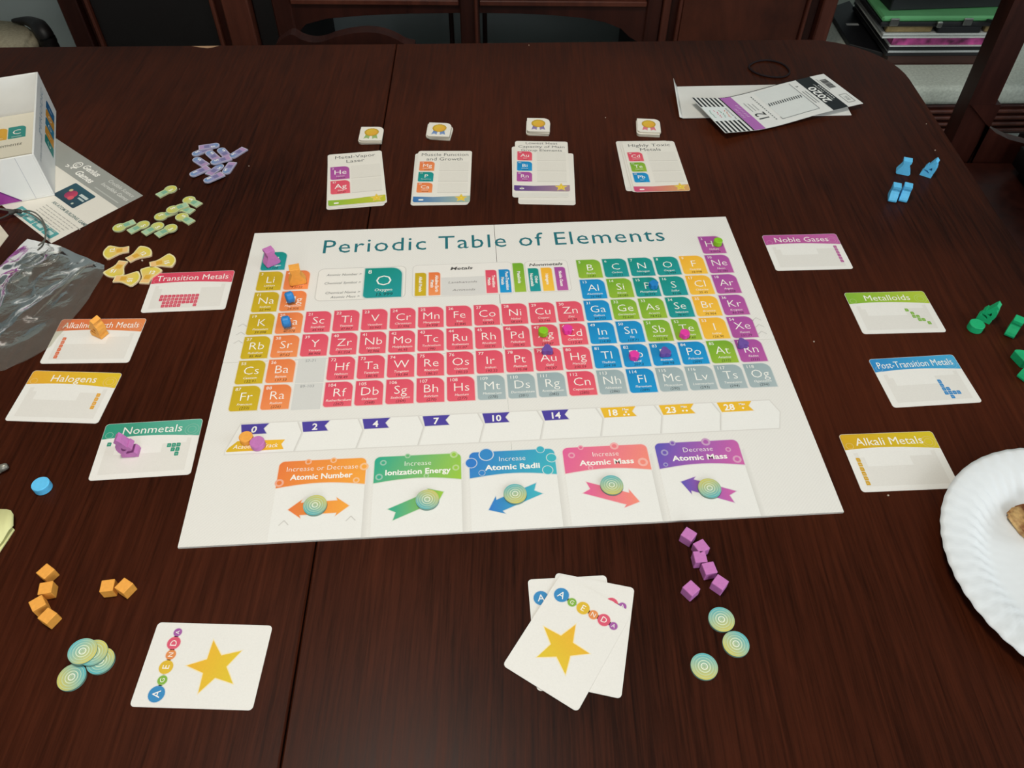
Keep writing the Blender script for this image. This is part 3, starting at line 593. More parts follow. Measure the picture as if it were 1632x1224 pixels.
def award_stack(px, n, rib, cname, near, seed):
    random.seed(seed); th = 2.0; top = n * th / 1000; P = tp(px[0], px[1], top); r = px[2]
    for k in range(n):
        last = k == n - 1; off = (0, 0) if last else (random.uniform(-.0018, .0018), random.uniform(-.0022, .0008))
        t = thing('award_tile', ('white tile with gold medal and %s ribbon, topmost of its stack' % cname) if last else (('bottommost' if k == 0 else 'middle') + ' white tile of the stack under the %s ribbon medal tile' % cname), 'tile',
                  (P.x + off[0], P.y + off[1], TZ + k * (th + .05) / 1000), r + (0 if last else random.uniform(-.06, .06)), 'award tile stack above the ' + near)
        z = th / 1000; o = rr(-15.5, -17, 15.5, 17, (5, .8, 9, .8))
        Art(0, 0, z).slab(o, th, hx('ECE7DC'), hx('BDB5A4')).build('tile_body', t)
        if last:
            a = Art(0, 0, z); cc = hx(rib)
            for s_ in (-1, 1): a.poly([(s_ * 1 + 0, 1), (s_ * 7, -2), (s_ * 9.5, -12.5), (s_ * 5.5, -10.5), (s_ * 2.2, -13)][::s_], cc, 1, mix(cc, WHITE, .25), (0, -1))
            a.build('ribbon', t)
            a = Art(0, 0, z); a.poly([(9.3 * (1 + .05 * (k2 % 2)) * math.cos(k2 * math.pi / 16), 3.5 + 9.3 * (1 + .05 * (k2 % 2)) * math.sin(k2 * math.pi / 16)) for k2 in range(32)], hx('C9A12C'), 2)
            a.poly(circ(0, 3.5, 7.4), hx('DDBB3C'), 2.5, hx('E6A63A'), (1, -1)); a.build('medal', t)
award_stack((592, 213, .02), 3, '7FA83A', 'green', 'Metal-Vapor Laser card', 1)
award_stack((700, 206.5, -.05), 3, '3C74B8', 'blue', 'Muscle Function card', 2)
award_stack((858, 199, -.02), 3, '6A4C9C', 'purple', 'Lowest Heat Capacity card', 3)
award_stack((1034, 200, -.06), 3, 'D85068', 'red', 'Highly Toxic Metals card', 4)

# ================================================================== energy discs
def energy_disc(x, y, z, rz, label, group=None, tilt=None):
    t = thing('energy_disc', label, 'token', (x, y, z), rz, group)
    if tilt: t.rotation_euler = (Matrix.Rotation(tilt[1], 3, Vector((math.cos(tilt[0]), math.sin(tilt[0]), 0))) @ Matrix.Rotation(rz, 3, 'Z')).to_euler()
    R = 10.0; th = 2.0; a = Art(0, 0, th / 1000); a.slab(circ(0, 0, R, 40), th, hx('8FB59C'), hx('6E9488')); a.build('disc_body', t)
    a = Art(0, 0, th / 1000); a.poly(circ(0, 0, R - .15, 40), hx('D3C65C'), 1, hx('4FB0BC'), (0, 1)); a.build('gradient_face', t)
    a = Art(0, 0, th / 1000); wl = hx('D9E4C8'); a.band(0, 0, 2.0, 2.6, hx('F2F4E6'), 1.6); a.band(0, 0, 4.1, 4.7, wl, 1.6); a.band(0, 0, 6.3, 6.7, mix(wl, hx('8CC0A8'), .4), 1.6); a.band(0, 0, 8.3, 8.6, mix(wl, hx('8CC0A8'), .6), 1.6)
    for s_ in range(5): a.band(0, 0, 1.0 + .1 * s_, 1.25 + .1 * s_, hx('DCE6CC'), 1.7, 6, 72 * s_, 72 * s_ + 40)
    a.build('white_rings', t)
for (px, py, rz, nm) in ((502, 805, 2.8, 'double headed orange'), (681, 796, 2.6, 'green'), (821, 787, .3, 'blue'), (975, 773, .1, 'pink'), (1131, 778, 3.5, 'purple')):
    p = tp(px, py, BDZ + .002); energy_disc(p.x, p.y, TZ + BDZ + .0003, rz, 'yellow and teal disc on the %s arrow of the board' % nm, 'energy discs on the board')
for (px, py, rz, nm) in ((1150, 987, .3, 'disc of the loose trio lying closest to the purple cubes'), (1173, 1026, -.9, 'disc touching the cubes-side disc of the loose trio'), (1122.5, 1062, -.1, 'disc of the loose trio lying apart, farthest from the cubes')):
    p = tp(px, py, .002); energy_disc(p.x, p.y, TZ, rz, 'yellow and teal ' + nm, 'energy discs below the purple cubes')
p = tp(114, 1079, .002); energy_disc(p.x, p.y, TZ, -1.0, 'yellow and teal disc lying flat in front of the overlapping discs')
p = tp(160, 1053, .002); energy_disc(p.x, p.y, TZ, 2.9, 'bottom disc of the three overlapping yellow and teal discs')
p = tp(148, 1040, .004); energy_disc(p.x, p.y, TZ + .0020, 2.5, 'middle disc of the three overlapping yellow and teal discs', None, (2.2, .10))
p = tp(131, 1038, .006); energy_disc(p.x, p.y, TZ + .0042, 1.1, 'top disc of the three overlapping yellow and teal discs', None, (1.9, .13))

# ================================================================== wooden pieces
PC = {'orange': pmat('orange_wood', hx('F0A648'), .55, .3, nscale=300), 'purple': pmat('purple_wood', hx('C376B6'), .55, .3, nscale=300),
      'blue': pmat('blue_wood', hx('62C2F2'), .5, .35, nscale=300), 'green': pmat('green_wood', hx('1BAE72'), .5, .35, nscale=300)}
def cube(px, py, rz, col, label, group):
    p = tp(px, py, .010); bm = bmesh.new(); bbox(bm, -.005, .005, -.005, .005, 0, .010, .0004)
    o = frombm('wooden_cube', bm, PC[col]); o.location = (p.x, p.y, TZ + .0001); o.rotation_euler = (0, 0, math.radians(rz)); tagit(o, label, 'cube', group)
for k, q in enumerate(((72, 910, 58), (72, 936.5, 12), (59, 961, 40), (75, 981, 62))): cube(*q, 'orange', ('orange cube at the chain end away from the discs', 'second orange cube of the chain, counted towards the discs', 'third orange cube of the chain, counted towards the discs', 'orange cube at the chain end nearest the teal and yellow discs')[k], 'orange cubes in a chain')
for k, q in enumerate(((170.5, 933, 8), (197, 933, 60))): cube(*q, 'orange', ('orange cube of the touching pair, on the side of the chain', 'orange cube of the touching pair, on the side of the board')[k], 'orange cubes in a pair')
for k, q in enumerate(((1098, 851, 52), (1118, 870, 28), (1116, 887, 4), (1131, 905, 12), (1148, 927.5, 50))): cube(*q, 'purple', ('purple cube at the trail end nearest the board', 'second purple cube of the trail counted from the board', 'third purple cube of the trail counted from the board', 'fourth purple cube of the trail counted from the board', 'purple cube at the trail end farthest from the board')[k], 'purple cubes in a trail')
cube(1102, 937, 40, 'purple', 'single purple wooden cube apart from the trail, above the discs', None)
def wdisc(px, py, base, r, h, col, label):
    p = tp(px, py, base + h); o = prism('wooden_disc', circ(0, 0, r, 32), 0, h, PC[col], bev=.0005)
    o.location = (p.x, p.y, TZ + base + .0003); tagit(o, label, 'token', 'round wooden track markers')
wdisc(391.5, 695.5, BDZ, .0062, .0062, 'orange', 'orange round wooden marker on the 0 track space'); wdisc(409.5, 704, BDZ, .0066, .0060, 'purple', 'purple round wooden marker on the 0 track space')
wdisc(64, 771, 0, .0074, .0075, 'blue', 'blue round wooden marker lying alone on the table'); wdisc(1558, 516, 0, .0076, .0080, 'green', 'green round wooden marker beside the green microscope pawn')
FLASK = [(-7.6, 0), (7.6, 0), (9, 1.4), (9.2, 3.2), (8.0, 6), (5.4, 10.4), (4.0, 13.6), (3.9, 15.2), (5.4, 16.6), (5.6, 20), (-5.6, 20), (-5.4, 16.6), (-3.9, 15.2), (-4.0, 13.6), (-5.4, 10.4), (-8.0, 6), (-9.2, 3.2), (-9, 1.4)]
MICRO = [(-9, 0), (8.5, 0), (8.9, 3.4), (7.6, 4.6), (9.6, 7.2), (10.4, 11), (9.6, 15), (7.2, 18.4), (8.8, 20.4), (4.4, 23.4), (1.8, 20.6), (-2.4, 13.6), (-4.0, 14.2), (-6.6, 10.2), (-4.9, 8.6), (-.6, 8.2), (2.6, 6.1), (2.0, 4.7), (-1.6, 5.6), (-6.6, 6.6), (-8.8, 3.6)]
MHOLE = [(-1.0, 10.6), (1.6, 9.2), (4.2, 8.5), (5.4, 10.4), (3.8, 13.4), (2.2, 11.2)]
MCACHE = {}
def pawn(kind, px, py, base, rz, col, label, lay=False, sc=1.0, group=None):
    key = (kind, col)
    if key not in MCACHE:
        bm = bmesh.new(); kx, ky = (.93, 1.0) if kind == 'flask' else (.80, 1.06); pts = [(x * kx / 1000, y * ky / 1000) for x, y in (FLASK if kind == 'flask' else MICRO)]
        prismbm(bm, pts, -.0048, .0048, 0 if kind != 'flask' else .0004, () if kind == 'flask' else ([(x * kx / 1000, y * ky / 1000) for x, y in MHOLE],))
        bmesh.ops.transform(bm, matrix=Matrix.Rotation(math.pi / 2, 4, 'X'), verts=bm.verts)
        me = bpy.data.meshes.new(kind + '_pawn'); bm.normal_update(); bm.to_mesh(me); bm.free(); me.materials.append(PC[col]); MCACHE[key] = me
    o = bpy.data.objects.new(kind + '_pawn', MCACHE[key]); COL.objects.link(o); p = tp(px, py, base)
    o.location = (p.x, p.y, TZ + base + .0002); o.rotation_euler = (0, 0, math.radians(rz)); o.scale = (sc,) * 3
    if lay: o.rotation_euler = (-math.pi / 2, 0, math.radians(rz)); o.location.z += .0048 * sc
    tagit(o, label, 'pawn', group or 'wooden laboratory pawns')
CZ = .0005
pawn('micro' if False else 'microscope', 210, 722, CZ, 185, 'purple', 'purple microscope pawn standing on the Nonmetals card')
pawn('microscope', 160, 533, CZ, -27, 'orange', 'orange microscope pawn standing on the Alkaline Earth Metals card')
pawn('microscope', 1476, 279, 0, -34, 'blue', 'blue microscope pawn near the table edge'); pawn('microscope', 1568, 509, 0, -38, 'green', 'green microscope pawn touching the green round marker')
pawn('flask', 434, 420, BDZ + .0003, 38, 'purple', 'purple flask pawn standing on the hydrogen tile'); pawn('flask', 475, 450, BDZ + .0003, 17, 'orange', 'orange flask pawn standing on the beryllium tile', sc=1.08)
pawn('flask', 1438, 276, 0, -20, 'blue', 'blue flask pawn turned flat side out, behind the touching pair'); 
pawn('flask', 1421, 317, 0, 72, 'blue', 'blue flask pawn of the touching pair, on the side of the board', group='blue flask pawns in a touching pair'); pawn('flask', 1438.5, 317, 0, -112, 'blue', 'blue flask pawn of the touching pair, on the side of the table edge', group='blue flask pawns in a touching pair')
pawn('flask', 1610, 531, 0, 52, 'green', 'green flask pawn seen edge on behind the fallen one'); pawn('flask', 1617, 578, 0, -75, 'green', 'green flask pawn lying flat near the table edge', lay=True); pawn('flask', 1634, 601, 0, 30, 'green', 'green flask pawn standing in front of the fallen green one')

# element markers
MK = {'green': pmat('green_marker', hx('86C41F'), .45, .4, nscale=300), 'magenta': pmat('magenta_marker', hx('E23BA2'), .45, .4, nscale=300),
      'violet': pmat('violet_marker', hx('6E4FA0'), .5, .35, nscale=300), 'cyan': pmat('cyan_marker', hx('1F7FC6'), .45, .4, nscale=300)}
def lobed(n, R, amp, rot=0): return [((R + amp * math.cos(n * t)) * math.cos(t + rot), (R + amp * math.cos(n * t)) * math.sin(t + rot)) for t in [2 * math.pi * k / 48 for k in range(48)]]
def marker(px, py, kind, tile, rz=0, edge=False):
    shp = {'green': circ(0, 0, .0050, 28), 'magenta': lobed(5, .0048, .0006), 'violet': lobed(3, .0050, .0012, math.pi / 2), 'cyan': lobed(5, .0047, .0007) if not edge else circ(0, 0, .0058, 32, .0062)}[kind]
    h = {'green': .0066, 'magenta': .0058, 'violet': .0055, 'cyan': .0078 if edge else .0058}[kind]
    o = prism('element_marker', shp, -h / 2 if edge else 0, h / 2 + .0008 if edge else h, MK[kind], bev=.0016 if edge else .0005)
    p = tp(px, py, BDZ); o.location = (p.x, p.y, TZ + BDZ + .0003); o.rotation_euler = (0, 0, math.radians(rz))
    if edge: o.rotation_euler = (math.radians(90), 0, math.radians(rz)); o.location.z += .0062
    w = {'green': 'lime green round', 'magenta': 'magenta lobed', 'violet': 'violet three-lobed', 'cyan': 'blue lobed'}[kind]
    tagit(o, '%s wooden marker on the %s tile' % (w, tile), 'marker', 'small element markers on the board')
marker(1143, 390, 'green', 'helium'); marker(865.5, 533, 'green', 'silver'); marker(904, 529, 'magenta', 'cadmium', 20); marker(1090, 536, 'magenta', 'tellurium', 50); marker(1010, 570.5, 'magenta', 'lead', 10)
marker(872, 561, 'violet', 'gold', 0); marker(1059, 565, 'violet', 'bismuth', 5); marker(1182, 551, 'violet', 'radon', 15)
marker(1041, 457.5, 'cyan', 'phosphorus', 20); marker(463, 481, 'cyan', 'magnesium', 118, True); marker(457.5, 520, 'cyan', 'calcium', 106, True)

# ================================================================== number tokens
def token(kind, head, tail, lev, txt, label, group):
    th = 1.7; z = lev * th / 1000; H, Tl = tp(*head, z + th / 1000), tp(*tail, z + th / 1000); c = (H + Tl) / 2; d = H - Tl
    t = thing('number_token', label, 'token', (c.x, c.y, TZ + z + .0001 * lev), math.atan2(d.y, d.x), group); zz = th / 1000
    if kind == 'bullet':
        o = [(-13.5, -5.6), (7.5, -5.6)] + [(7.5 + 5.6 * math.sin(math.radians(q)), -5.6 * math.cos(math.radians(q))) for q in range(20, 180, 20)] + [(7.5, 5.6), (-13.5, 5.6)]
        cA, cB_, rim, side, dk = hx('B58FB8'), hx('6C93BE'), hx('B9B6C8'), hx('9A96AA'), hx('77749F')
    elif kind == 'bulb':
        o = [(-13, -5.2), (-1.5, -5.0)] + [(5.5 + 7.8 * math.cos(math.radians(q)), 7.8 * math.sin(math.radians(q))) for q in range(-140, 141, 20)] + [(-1.5, 5.0), (-13, 5.2)]
        cA, cB_, rim, side, dk = hx('9FC6AC'), hx('D2C84A'), hx('C2CC9C'), hx('A8AA82'), hx('7FB096')
    else:
        o = [(-13.5, -5.4), (-6.5, -5.2), (-2.5, -6.4), (7.2, -12.2), (9.6, -12.0)] + [(-3 + 17.5 * math.cos(math.radians(q)), 16.5 * math.sin(math.radians(q))) for q in range(-36, 37, 9)] + [(9.6, 12.0), (7.2, 12.2), (-2.5, 6.4), (-6.5, 5.2), (-13.5, 5.4)]
        cA, cB_, rim, side, dk = hx('EDBE84'), hx('DCCB4A'), hx('E8DCA8'), hx('E2C4A0'), hx('DBA83C')
    Art(0, 0, zz).slab(o, th, rim, side).build('token_body', t)
    a = Art(0, 0, zz); a.poly([(x * .90, y * .84) for x, y in o], cA, 1, cB_, (1, 0)); a.build('gradient_face', t)
    a = Art(0, 0, zz); a.poly(rr(-6.5, -3.2, 0, 3.2, .4), dk, 1.5); a.text(txt, 2.2, -2.2, 5.0, WHITE, 'c', wt='b', L=2, rot=-math.pi / 2 if kind != 'fan' else -math.pi / 2); a.build('numeral', t)
TP = 'purple and blue bullet shaped token in the heap behind the flyer'
for h_, t_, lv in (((347, 231), (320, 235), 1), ((311, 245), (331, 237), 0), ((350, 236), (363, 250), 0), ((330, 240), (347, 255), 1), ((309, 251), (329, 264), 0), ((337, 259.5), (366, 251), 1.6), ((366, 251), (390, 236), 0),
                   ((304, 279), (331, 267), 1), ((353, 263), (334, 277), 0), ((358, 277), (371, 258), 0), ((326, 289), (354, 277), 1.4)): token('bullet', h_, t_, lv, '5', TP if h_ != (366, 251) else 'purple and blue bullet shaped token sticking out of the heap', 'purple tokens in a heap')
TG = 'green and yellow bulb shaped token in the overlapping cluster of five'
for h_, t_, lv in (((280, 297), (251, 312), 0), ((284, 329), (303, 336), 0), ((298, 317), (314, 325), 0), ((252, 346), (275, 338), 0), ((265, 337.5), (300, 325), 1), ((286, 343), (303, 353), 0), ((181, 366), (214, 353), 0), ((236, 354), (206, 369), .6), ((259, 356), (229, 372), .9), ((281, 359), (249, 375), 1.2)): token('bulb', h_, t_, lv, '5', 'green and yellow bulb shaped token lying apart from its kind' if h_ == (280, 297) else ('green and yellow bulb shaped token in the row of four' if h_ in ((181, 366), (236, 354), (259, 356), (281, 359)) else TG), 'green tokens in a row')
TY = 'yellow fan shaped token in the cluster above the Transition Metals card'
for h_, t_, x_, lv in (((167, 403), (204, 397), '12', 0), ((237, 397), (204, 414), '12', 0), ((277, 413), (240, 422), '15', 0), ((180, 437), (194, 419), '15', 0), ((219, 444), (184, 444), '15', 1), ((243, 427), (230, 450), '12', 0)): token('fan', h_, t_, lv, x_, TY, 'yellow tokens in a cluster')

# ================================================================== box, flyer, bag and cord on the left
b0, b1 = tp(90, 178), tp(88, 312); dv = (b0 - b1).normalized(); du = Vector((dv.y, -dv.x)); bl_ = (b0 - b1).length; bw_ = .285; bh_ = .0575
FZ = .0006
BX = thing('game_box', 'open white game box with printed side at the table edge', 'box', (b1.x, b1.y, TZ + FZ), math.atan2(du.y, du.x))
BOXW = pmat('white_box_card', hx('E9E8E4'), .55, .3, nscale=40, noise=.02)
tw = .0022
for nm, d in (('box_bottom', (-bw_, 0, 0, bl_, 0, tw)), ('side_panel', (-tw, 0, 0, bl_, tw, bh_)), ('side_panel', (-bw_, -bw_ + tw, 0, bl_, tw, bh_)), ('side_panel', (-bw_ + tw, -tw, 0, tw, tw, bh_)), ('side_panel', (-bw_ + tw, -tw, bl_ - tw, bl_, tw, bh_))): boxo(nm, d, BOXW, BX, .0004)
# print on the right side: strip of element tiles
a = Art(0, 0, 0)
for k, c_ in enumerate(('1C8A82', 'DE9A36', '2C84A6', 'DE9A36', '1B6C9C')):
    x0 = 76 + 22 * k; a.poly(rr(x0, 6, x0 + 21.4, 31, (2, 0, 6, 0)), hx(c_), 1); a.text('CIDOI'[k], x0 + 10.5, 14, 9, WHITE, 'c', L=2)
a.text('PERIODIC', 130, 41, 6, hx('8FA3B4'), 'c', L=2, w=120); a.text('A Game of the Elements', 46, 38, 4, hx('A3B0BA'), 'c', L=2, w=66)
so = a.build('side_print', BX, None, lambda x, y, z: (.0001 + z, bl_ - .20 + x if False else x * 1.0, y))
# inner booklet
BK = thing('rule_booklet', 'cream booklet with element tiles lying inside the white box', 'booklet', (b1.x, b1.y, TZ + FZ + tw + .0002), math.atan2(du.y, du.x))
a = Art(0, 0, .012); a.slab(rr(-278, 84, -18, 190, 2), 11.8, hx('E6DFCC'), hx('CFC8B6')); a.build('booklet_body', BK)
for k, (s_, c_) in enumerate((('C', '1C8A82'), ('I', 'DDA62A'), ('D', '1C6FA8'))):
    a = Art(0, 0, .012); x1_ = -31 - 22.5 * k; a.poly(rr(x1_ - 21.5, 128, x1_, 158, (2, 0, 7, 0)), hx(c_), 1); a.text(s_, x1_ - 11, 138, 11, WHITE, 'c', L=2); a.line((x1_ - 17, 132), (x1_ - 5, 132), .8, WHITE, 2); a.build('printed_tile', BK)
a = Art(0, 0, .012); a.text('A Game of the Elements', -35, 109, 7.5, hx('55503F'), 'r', w=92, shear=.2, L=1.5); a.build('booklet_lettering', BK)
# print on the front side: purple corner and fold line
a = Art(0, 0, 0); a.poly([(-283, 1), (-37, 1), (-61, 24), (-283, 24)], hx('9C3F96'), 1); a.line((-37, 1), (-61, 24), 1.6, hx('6E2A78'), 2); a.line((-21, 1), (-21, 56.5), .5, hx('B9BAC0'), 1)
a.build('front_print', BX, None, lambda x, y, z: (x, -.0001 - z, y))
# flyer
f2, f3 = tp(228, 312), tp(82, 388); fu = Vector((-(f3 - f2).y, (f3 - f2).x)).normalized()
if fu.x < 0: fu = -fu
fup = Vector((-fu.y, fu.x)); fh = (f2 - f3).length; fw = .215; fc = f2 - fu * (fw / 2) - fup * (fh / 2)
FL = thing('flyer', 'white printed flyer with grey band sliding out under the box', 'flyer', (fc.x, fc.y, TZ + .0001), math.atan2(fu.y, fu.x))
hw_, hh_ = fw * 500, fh * 500
Art(0, 0, .0003).slab([(-hw_, -hh_), (hw_, -hh_), (hw_, hh_), (-hw_, hh_)], .2, hx('E2DDD2'), hx('C9C4B8')).build('paper_sheet', FL)
a = Art(0, 0, .0003); a.poly([(-hw_, hh_ - 34), (hw_, hh_ - 34), (hw_, hh_), (-hw_, hh_)], hx('9C9D97'), 1); a.build('grey_band', FL)
a = Art(0, 0, .0003); gy = hh_ - 34
a.text('Genius', -6, gy + 19, 8.5, WHITE, 'l', wt='b', L=2, shear=.2, w=34); a.text('Games', -2, gy + 6, 8.5, WHITE, 'l', wt='b', L=2, shear=.2, w=36)
a.band(-14, gy + 19, 5.0, 6.4, WHITE, 2, 24); a.band(-14, gy + 19, 2.2, 3.4, WHITE, 2, 18, 30, 340); a.line((-24, gy + 7), (-8, gy + 14), 1.6, WHITE, 2); a.line((-26, gy + 11), (-12, gy + 9), 1.4, WHITE, 2)
a.text('Credible Science', 74, gy + 23, 5.2, hx('DCDCD6'), 'c', w=54, shear=.15, L=2); a.text('Incredible Games', 74, gy + 14, 5.2, hx('E6E6E0'), 'c', w=56, shear=.15, L=2)
a.line((46, gy + 6), (98, gy + 6), 1.6, hx('B9BAB4'), 2); a.build('flyer_lettering', FL)
a = Art(0, 0, .0003); ci = rr(20, -9, 66, 22, 2); a.poly(ci, hx('24404F'), 1, hx('2F5663'), (0, 1))
a.poly(circ(38, 5, 8, 18), hx('8E2F58'), 1.5, hx('C8455F')); a.poly(circ(44, 1, 4, 14), hx('D95A66'), 2); a.poly(circ(30, 10, 2.6, 10), hx('C9B98A'), 2); a.poly(circ(56, -4, 1.8, 8), hx('B9C4B4'), 2)
a.poly([(47, 10), (63, 10), (63, 14), (47, 14)], hx('C9D2CE'), 2); a.poly([(51, 5.5), (63, 5.5), (63, 8.2), (51, 8.2)], hx('B4C0BE'), 2); a.build('dark_game_picture', FL)
a = Art(0, 0, .0003); a.text('AN ATOM BUILDING GAME', 72, -19, 4.2, hx('6C7F7C'), 'c', w=74, wt='b', L=2)
random.seed(5)
for r_ in range(7):
    x = 34
    while x < 104 - r_ * 2:
        w_ = random.uniform(3, 9); a.line((x, -25.5 - 4.2 * r_), (x + w_, -25.5 - 4.2 * r_), 1.1, hx('AFABA2'), 1.5); x += w_ + 1.5
a.build('text_lines', FL)
a = Art(0, 0, .0003)
for k in range(4):
    a.poly(rr(14 + 21.5 * k, -hh_ + 3, 34.5 + 21.5 * k, -hh_ + 15, 1.5), hx('4E9C9C'), 1); a.poly(rr(19 + 21.5 * k, -hh_ + 6, 29 + 21.5 * k, -hh_ + 11.5, 1), hx('BFD8D2'), 1.6)
a.build('teal_strip', FL)
# scrap of lined paper at the frame edge
q = [tp(-28, 366), tp(-2, 356), tp(14, 376), tp(-6, 402), tp(-30, 398)]
o = prism('paper_scrap', [(v.x, v.y) for v in q][::-1], TZ + .0001, TZ + .0006, pmat('lined_paper', hx('CFC6B4'), .7)); tagit(o, 'cream paper scrap by the plastic bag', 'paper')

# plastic bag
def bagmat():
    m = bpy.data.materials.new('clear_plastic'); m.use_nodes = True; nt = m.node_tree; nt.nodes.remove(nt.nodes['Principled BSDF']); out = nt.nodes['Material Output']; L = nt.links
    tr = nt.nodes.new('ShaderNodeBsdfTransparent'); tr.inputs[0].default_value = (.93, .93, .9, 1)
    gl = nt.nodes.new('ShaderNodeBsdfGlossy'); gl.inputs['Roughness'].default_value = .11; gl.inputs['Color'].default_value = (1, 1, 1, 1)
    df = nt.nodes.new('ShaderNodeBsdfDiffuse'); df.inputs[0].default_value = (.75, .72, .64, 1)
    m1 = nt.nodes.new('ShaderNodeMixShader'); m1.inputs[0].default_value = .05; L.new(tr.outputs[0], m1.inputs[1]); L.new(df.outputs[0], m1.inputs[2])
    fr = nt.nodes.new('ShaderNodeFresnel'); fr.inputs[0].default_value = 1.2
    m2 = nt.nodes.new('ShaderNodeMixShader'); L.new(fr.outputs[0], m2.inputs[0]); L.new(m1.outputs[0], m2.inputs[1]); L.new(gl.outputs[0], m2.inputs[2])
    tc = nt.nodes.new('ShaderNodeTexCoord'); n = nt.nodes.new('ShaderNodeTexNoise'); n.inputs['Scale'].default_value = 28; n.inputs['Detail'].default_value = 5; n.inputs['Distortion'].default_value = 1.2
    bp = nt.nodes.new('ShaderNodeBump'); bp.inputs['Strength'].default_value = .35; bp.inputs['Distance'].default_value = .004
    L.new(tc.outputs['Object'], n.inputs['Vector']); L.new(n.outputs['Fac'], bp.inputs['Height'])
    for x in (gl, df, fr): L.new(bp.outputs['Normal'], x.inputs['Normal'])
    L.new(m2.outputs[0], out.inputs['Surface']); return m
BAGM = bagmat()
from mathutils import noise as mnoise
def bag():
    L0 = [tp(*q) for q in ((-70, 470), (0, 427), (45, 382), (92, 392), (140, 413), (166, 424), (165, 440), (128, 497), (82, 553), (45, 575), (8, 592), (-90, 600))]
    c = sum(L0, Vector((0, 0))) / len(L0); t = thing('plastic_bag', 'crumpled clear plastic bag lying beside the flyer', 'bag', (c.x, c.y, TZ))
    # dense outline
    D = []
    for i in range(len(L0)):
        a, b = L0[i], L0[(i + 1) % len(L0)]
        for k in range(8): D.append(a.lerp(b, k / 8))
    n = len(D); rings = 26
    for layer in (0, 1):
        vs, fs = [], []
        for j in range(rings + 1):
            s_ = 1 - j / rings
            for i in range(n):
                p = c + (D[i] - c) * s_
                if j < rings: p = p + Vector((mnoise.noise(Vector((p.x * 40, p.y * 40, 7))), mnoise.noise(Vector((p.x * 40, p.y * 40, 17))))) * .0025 * (1 if j else .6)
                e = min(1, (1 - s_) * 3.2)
                w1 = abs(mnoise.noise(Vector((p.x * 17, p.y * 17, 3 + layer)))); w2 = abs(mnoise.noise(Vector((p.x * 45, p.y * 45, 9 + layer)))); w3 = abs(mnoise.noise(Vector((p.x * 120, p.y * 120, 11))))
                h = .0016 + (.007 * (1 - min(1, w1 * 3.2)) * e + .0022 * (1 - min(1, w2 * 2.5)) + .0003 * (1 - w3 * 2)) * (1.0 if layer else .22) + (.004 * e if layer else 0)
                vs.append((p.x - c.x, p.y - c.y, max(.0006, h * (.5 + .5 * e))))
        for j in range(rings):
            for i in range(n):
                a, b = j * n + i, j * n + (i + 1) % n
                fs.append((a, b, b + n, a + n))
        mk('bag_sheet', vs, fs, BAGM, t, smooth=True)
    for k, pts in enumerate((((20, 425), (60, 438), (96, 428), (104, 408)), ((60, 520), (110, 470), (150, 432)), ((0, 470), (30, 462), (52, 450)))):
        P = spline([(tp(*q).x - c.x, tp(*q).y - c.y, .012) for q in pts], 8); tube('crease_fold', P, [.0004 + .0011 * math.sin(math.pi * i / (len(P) - 1)) for i in range(len(P))], BAGM, t, 6)
bag()
# twisted cord
CORDM = pmat('dark_cord', (.035, .034, .03), .6, nscale=900, noise=.5); CORDG = pmat('grey_cord', (.12, .12, .10), .6, nscale=900, noise=.5)
cd_ = thing('twisted_cord', 'dark twisted cord looping over the flyer into the plastic bag', 'cord', (tp(60, 370).x, tp(60, 370).y, TZ))
def cpts(L_, z): return spline([(tp(x, y).x - cd_.location.x, tp(x, y).y - cd_.location.y, zz + z) for x, y, zz in L_], 8)
tube('cord_strand', cpts([(-30, 334, .003), (0, 337, .004), (30, 342, .006), (55, 351, .009), (72, 364, .010), (78, 380, .009), (74, 398, .008), (68, 412, .012)], 0), .0009, CORDG, cd_, 8)
tube('cord_strand', cpts([(-30, 337, .003), (2, 340, .005), (32, 345, .006), (52, 348, .010), (68, 357, .013), (79, 372, .012), (79, 392, .010), (71, 408, .014)], .001), .0009, CORDG, cd_, 8)
tube('cord_end', cpts([(-25, 356, .002), (0, 352, .003), (14, 349, .005), (22, 346, .007)], 0), .0011, CORDM, cd_, 8); tube('cord_clasp', cpts([(19, 347, .0065), (30, 344.5, .0075), (38, 346.5, .0085)], 0), .0026, CORDM, cd_, 10)
# sticky notes and pen tip at the frame edge
SN = thing('sticky_note_pad', 'pale yellow folded paper notes at the left table edge', 'notepad', (tp(-20, 850).x, tp(-20, 850).y, TZ)); YN = pmat('yellow_note', hx('DCDB9E'), .6, nscale=30, noise=.03)
def ntp(x, y): v = tp(x, y); return (v.x - SN.location.x, v.y - SN.location.y)
prism('note_sheet', [ntp(*q) for q in ((-60, 905), (-2, 884), (24, 845), (10, 830), (-60, 820))], .0002, .0012, YN, SN)
vs = []; fs = []; A_ = [(-60, 812), (0, 816), (16, 818), (24, 821), (27, 826)]; B_ = [(-60, 885), (-5, 880), (8, 866), (19, 850), (25, 842)]; hz = (.002, .003, .0045, .0055, .004)
for i in range(5): vs += [(*ntp(*A_[i]), hz[i] + .002), (*ntp(*B_[i]), hz[i])]
for i in range(4): fs.append((2 * i, 2 * i + 1, 2 * i + 3, 2 * i + 2))
o = mk('curled_sheet', vs, fs, YN, SN, smooth=True); sm = o.modifiers.new('thick', 'SOLIDIFY'); sm.thickness = .0004
PN = thing('pen', 'grey pen tip poking in from the left table edge', 'pen', (tp(8, 750).x, tp(8, 750).y, TZ)); pv = [tp(-90, 792), tp(-10, 757), tp(2, 752), tp(13, 747.5), tp(16, 746)]
pz = .0042; pp = [(v.x - PN.location.x, v.y - PN.location.y, pz) for v in pv]
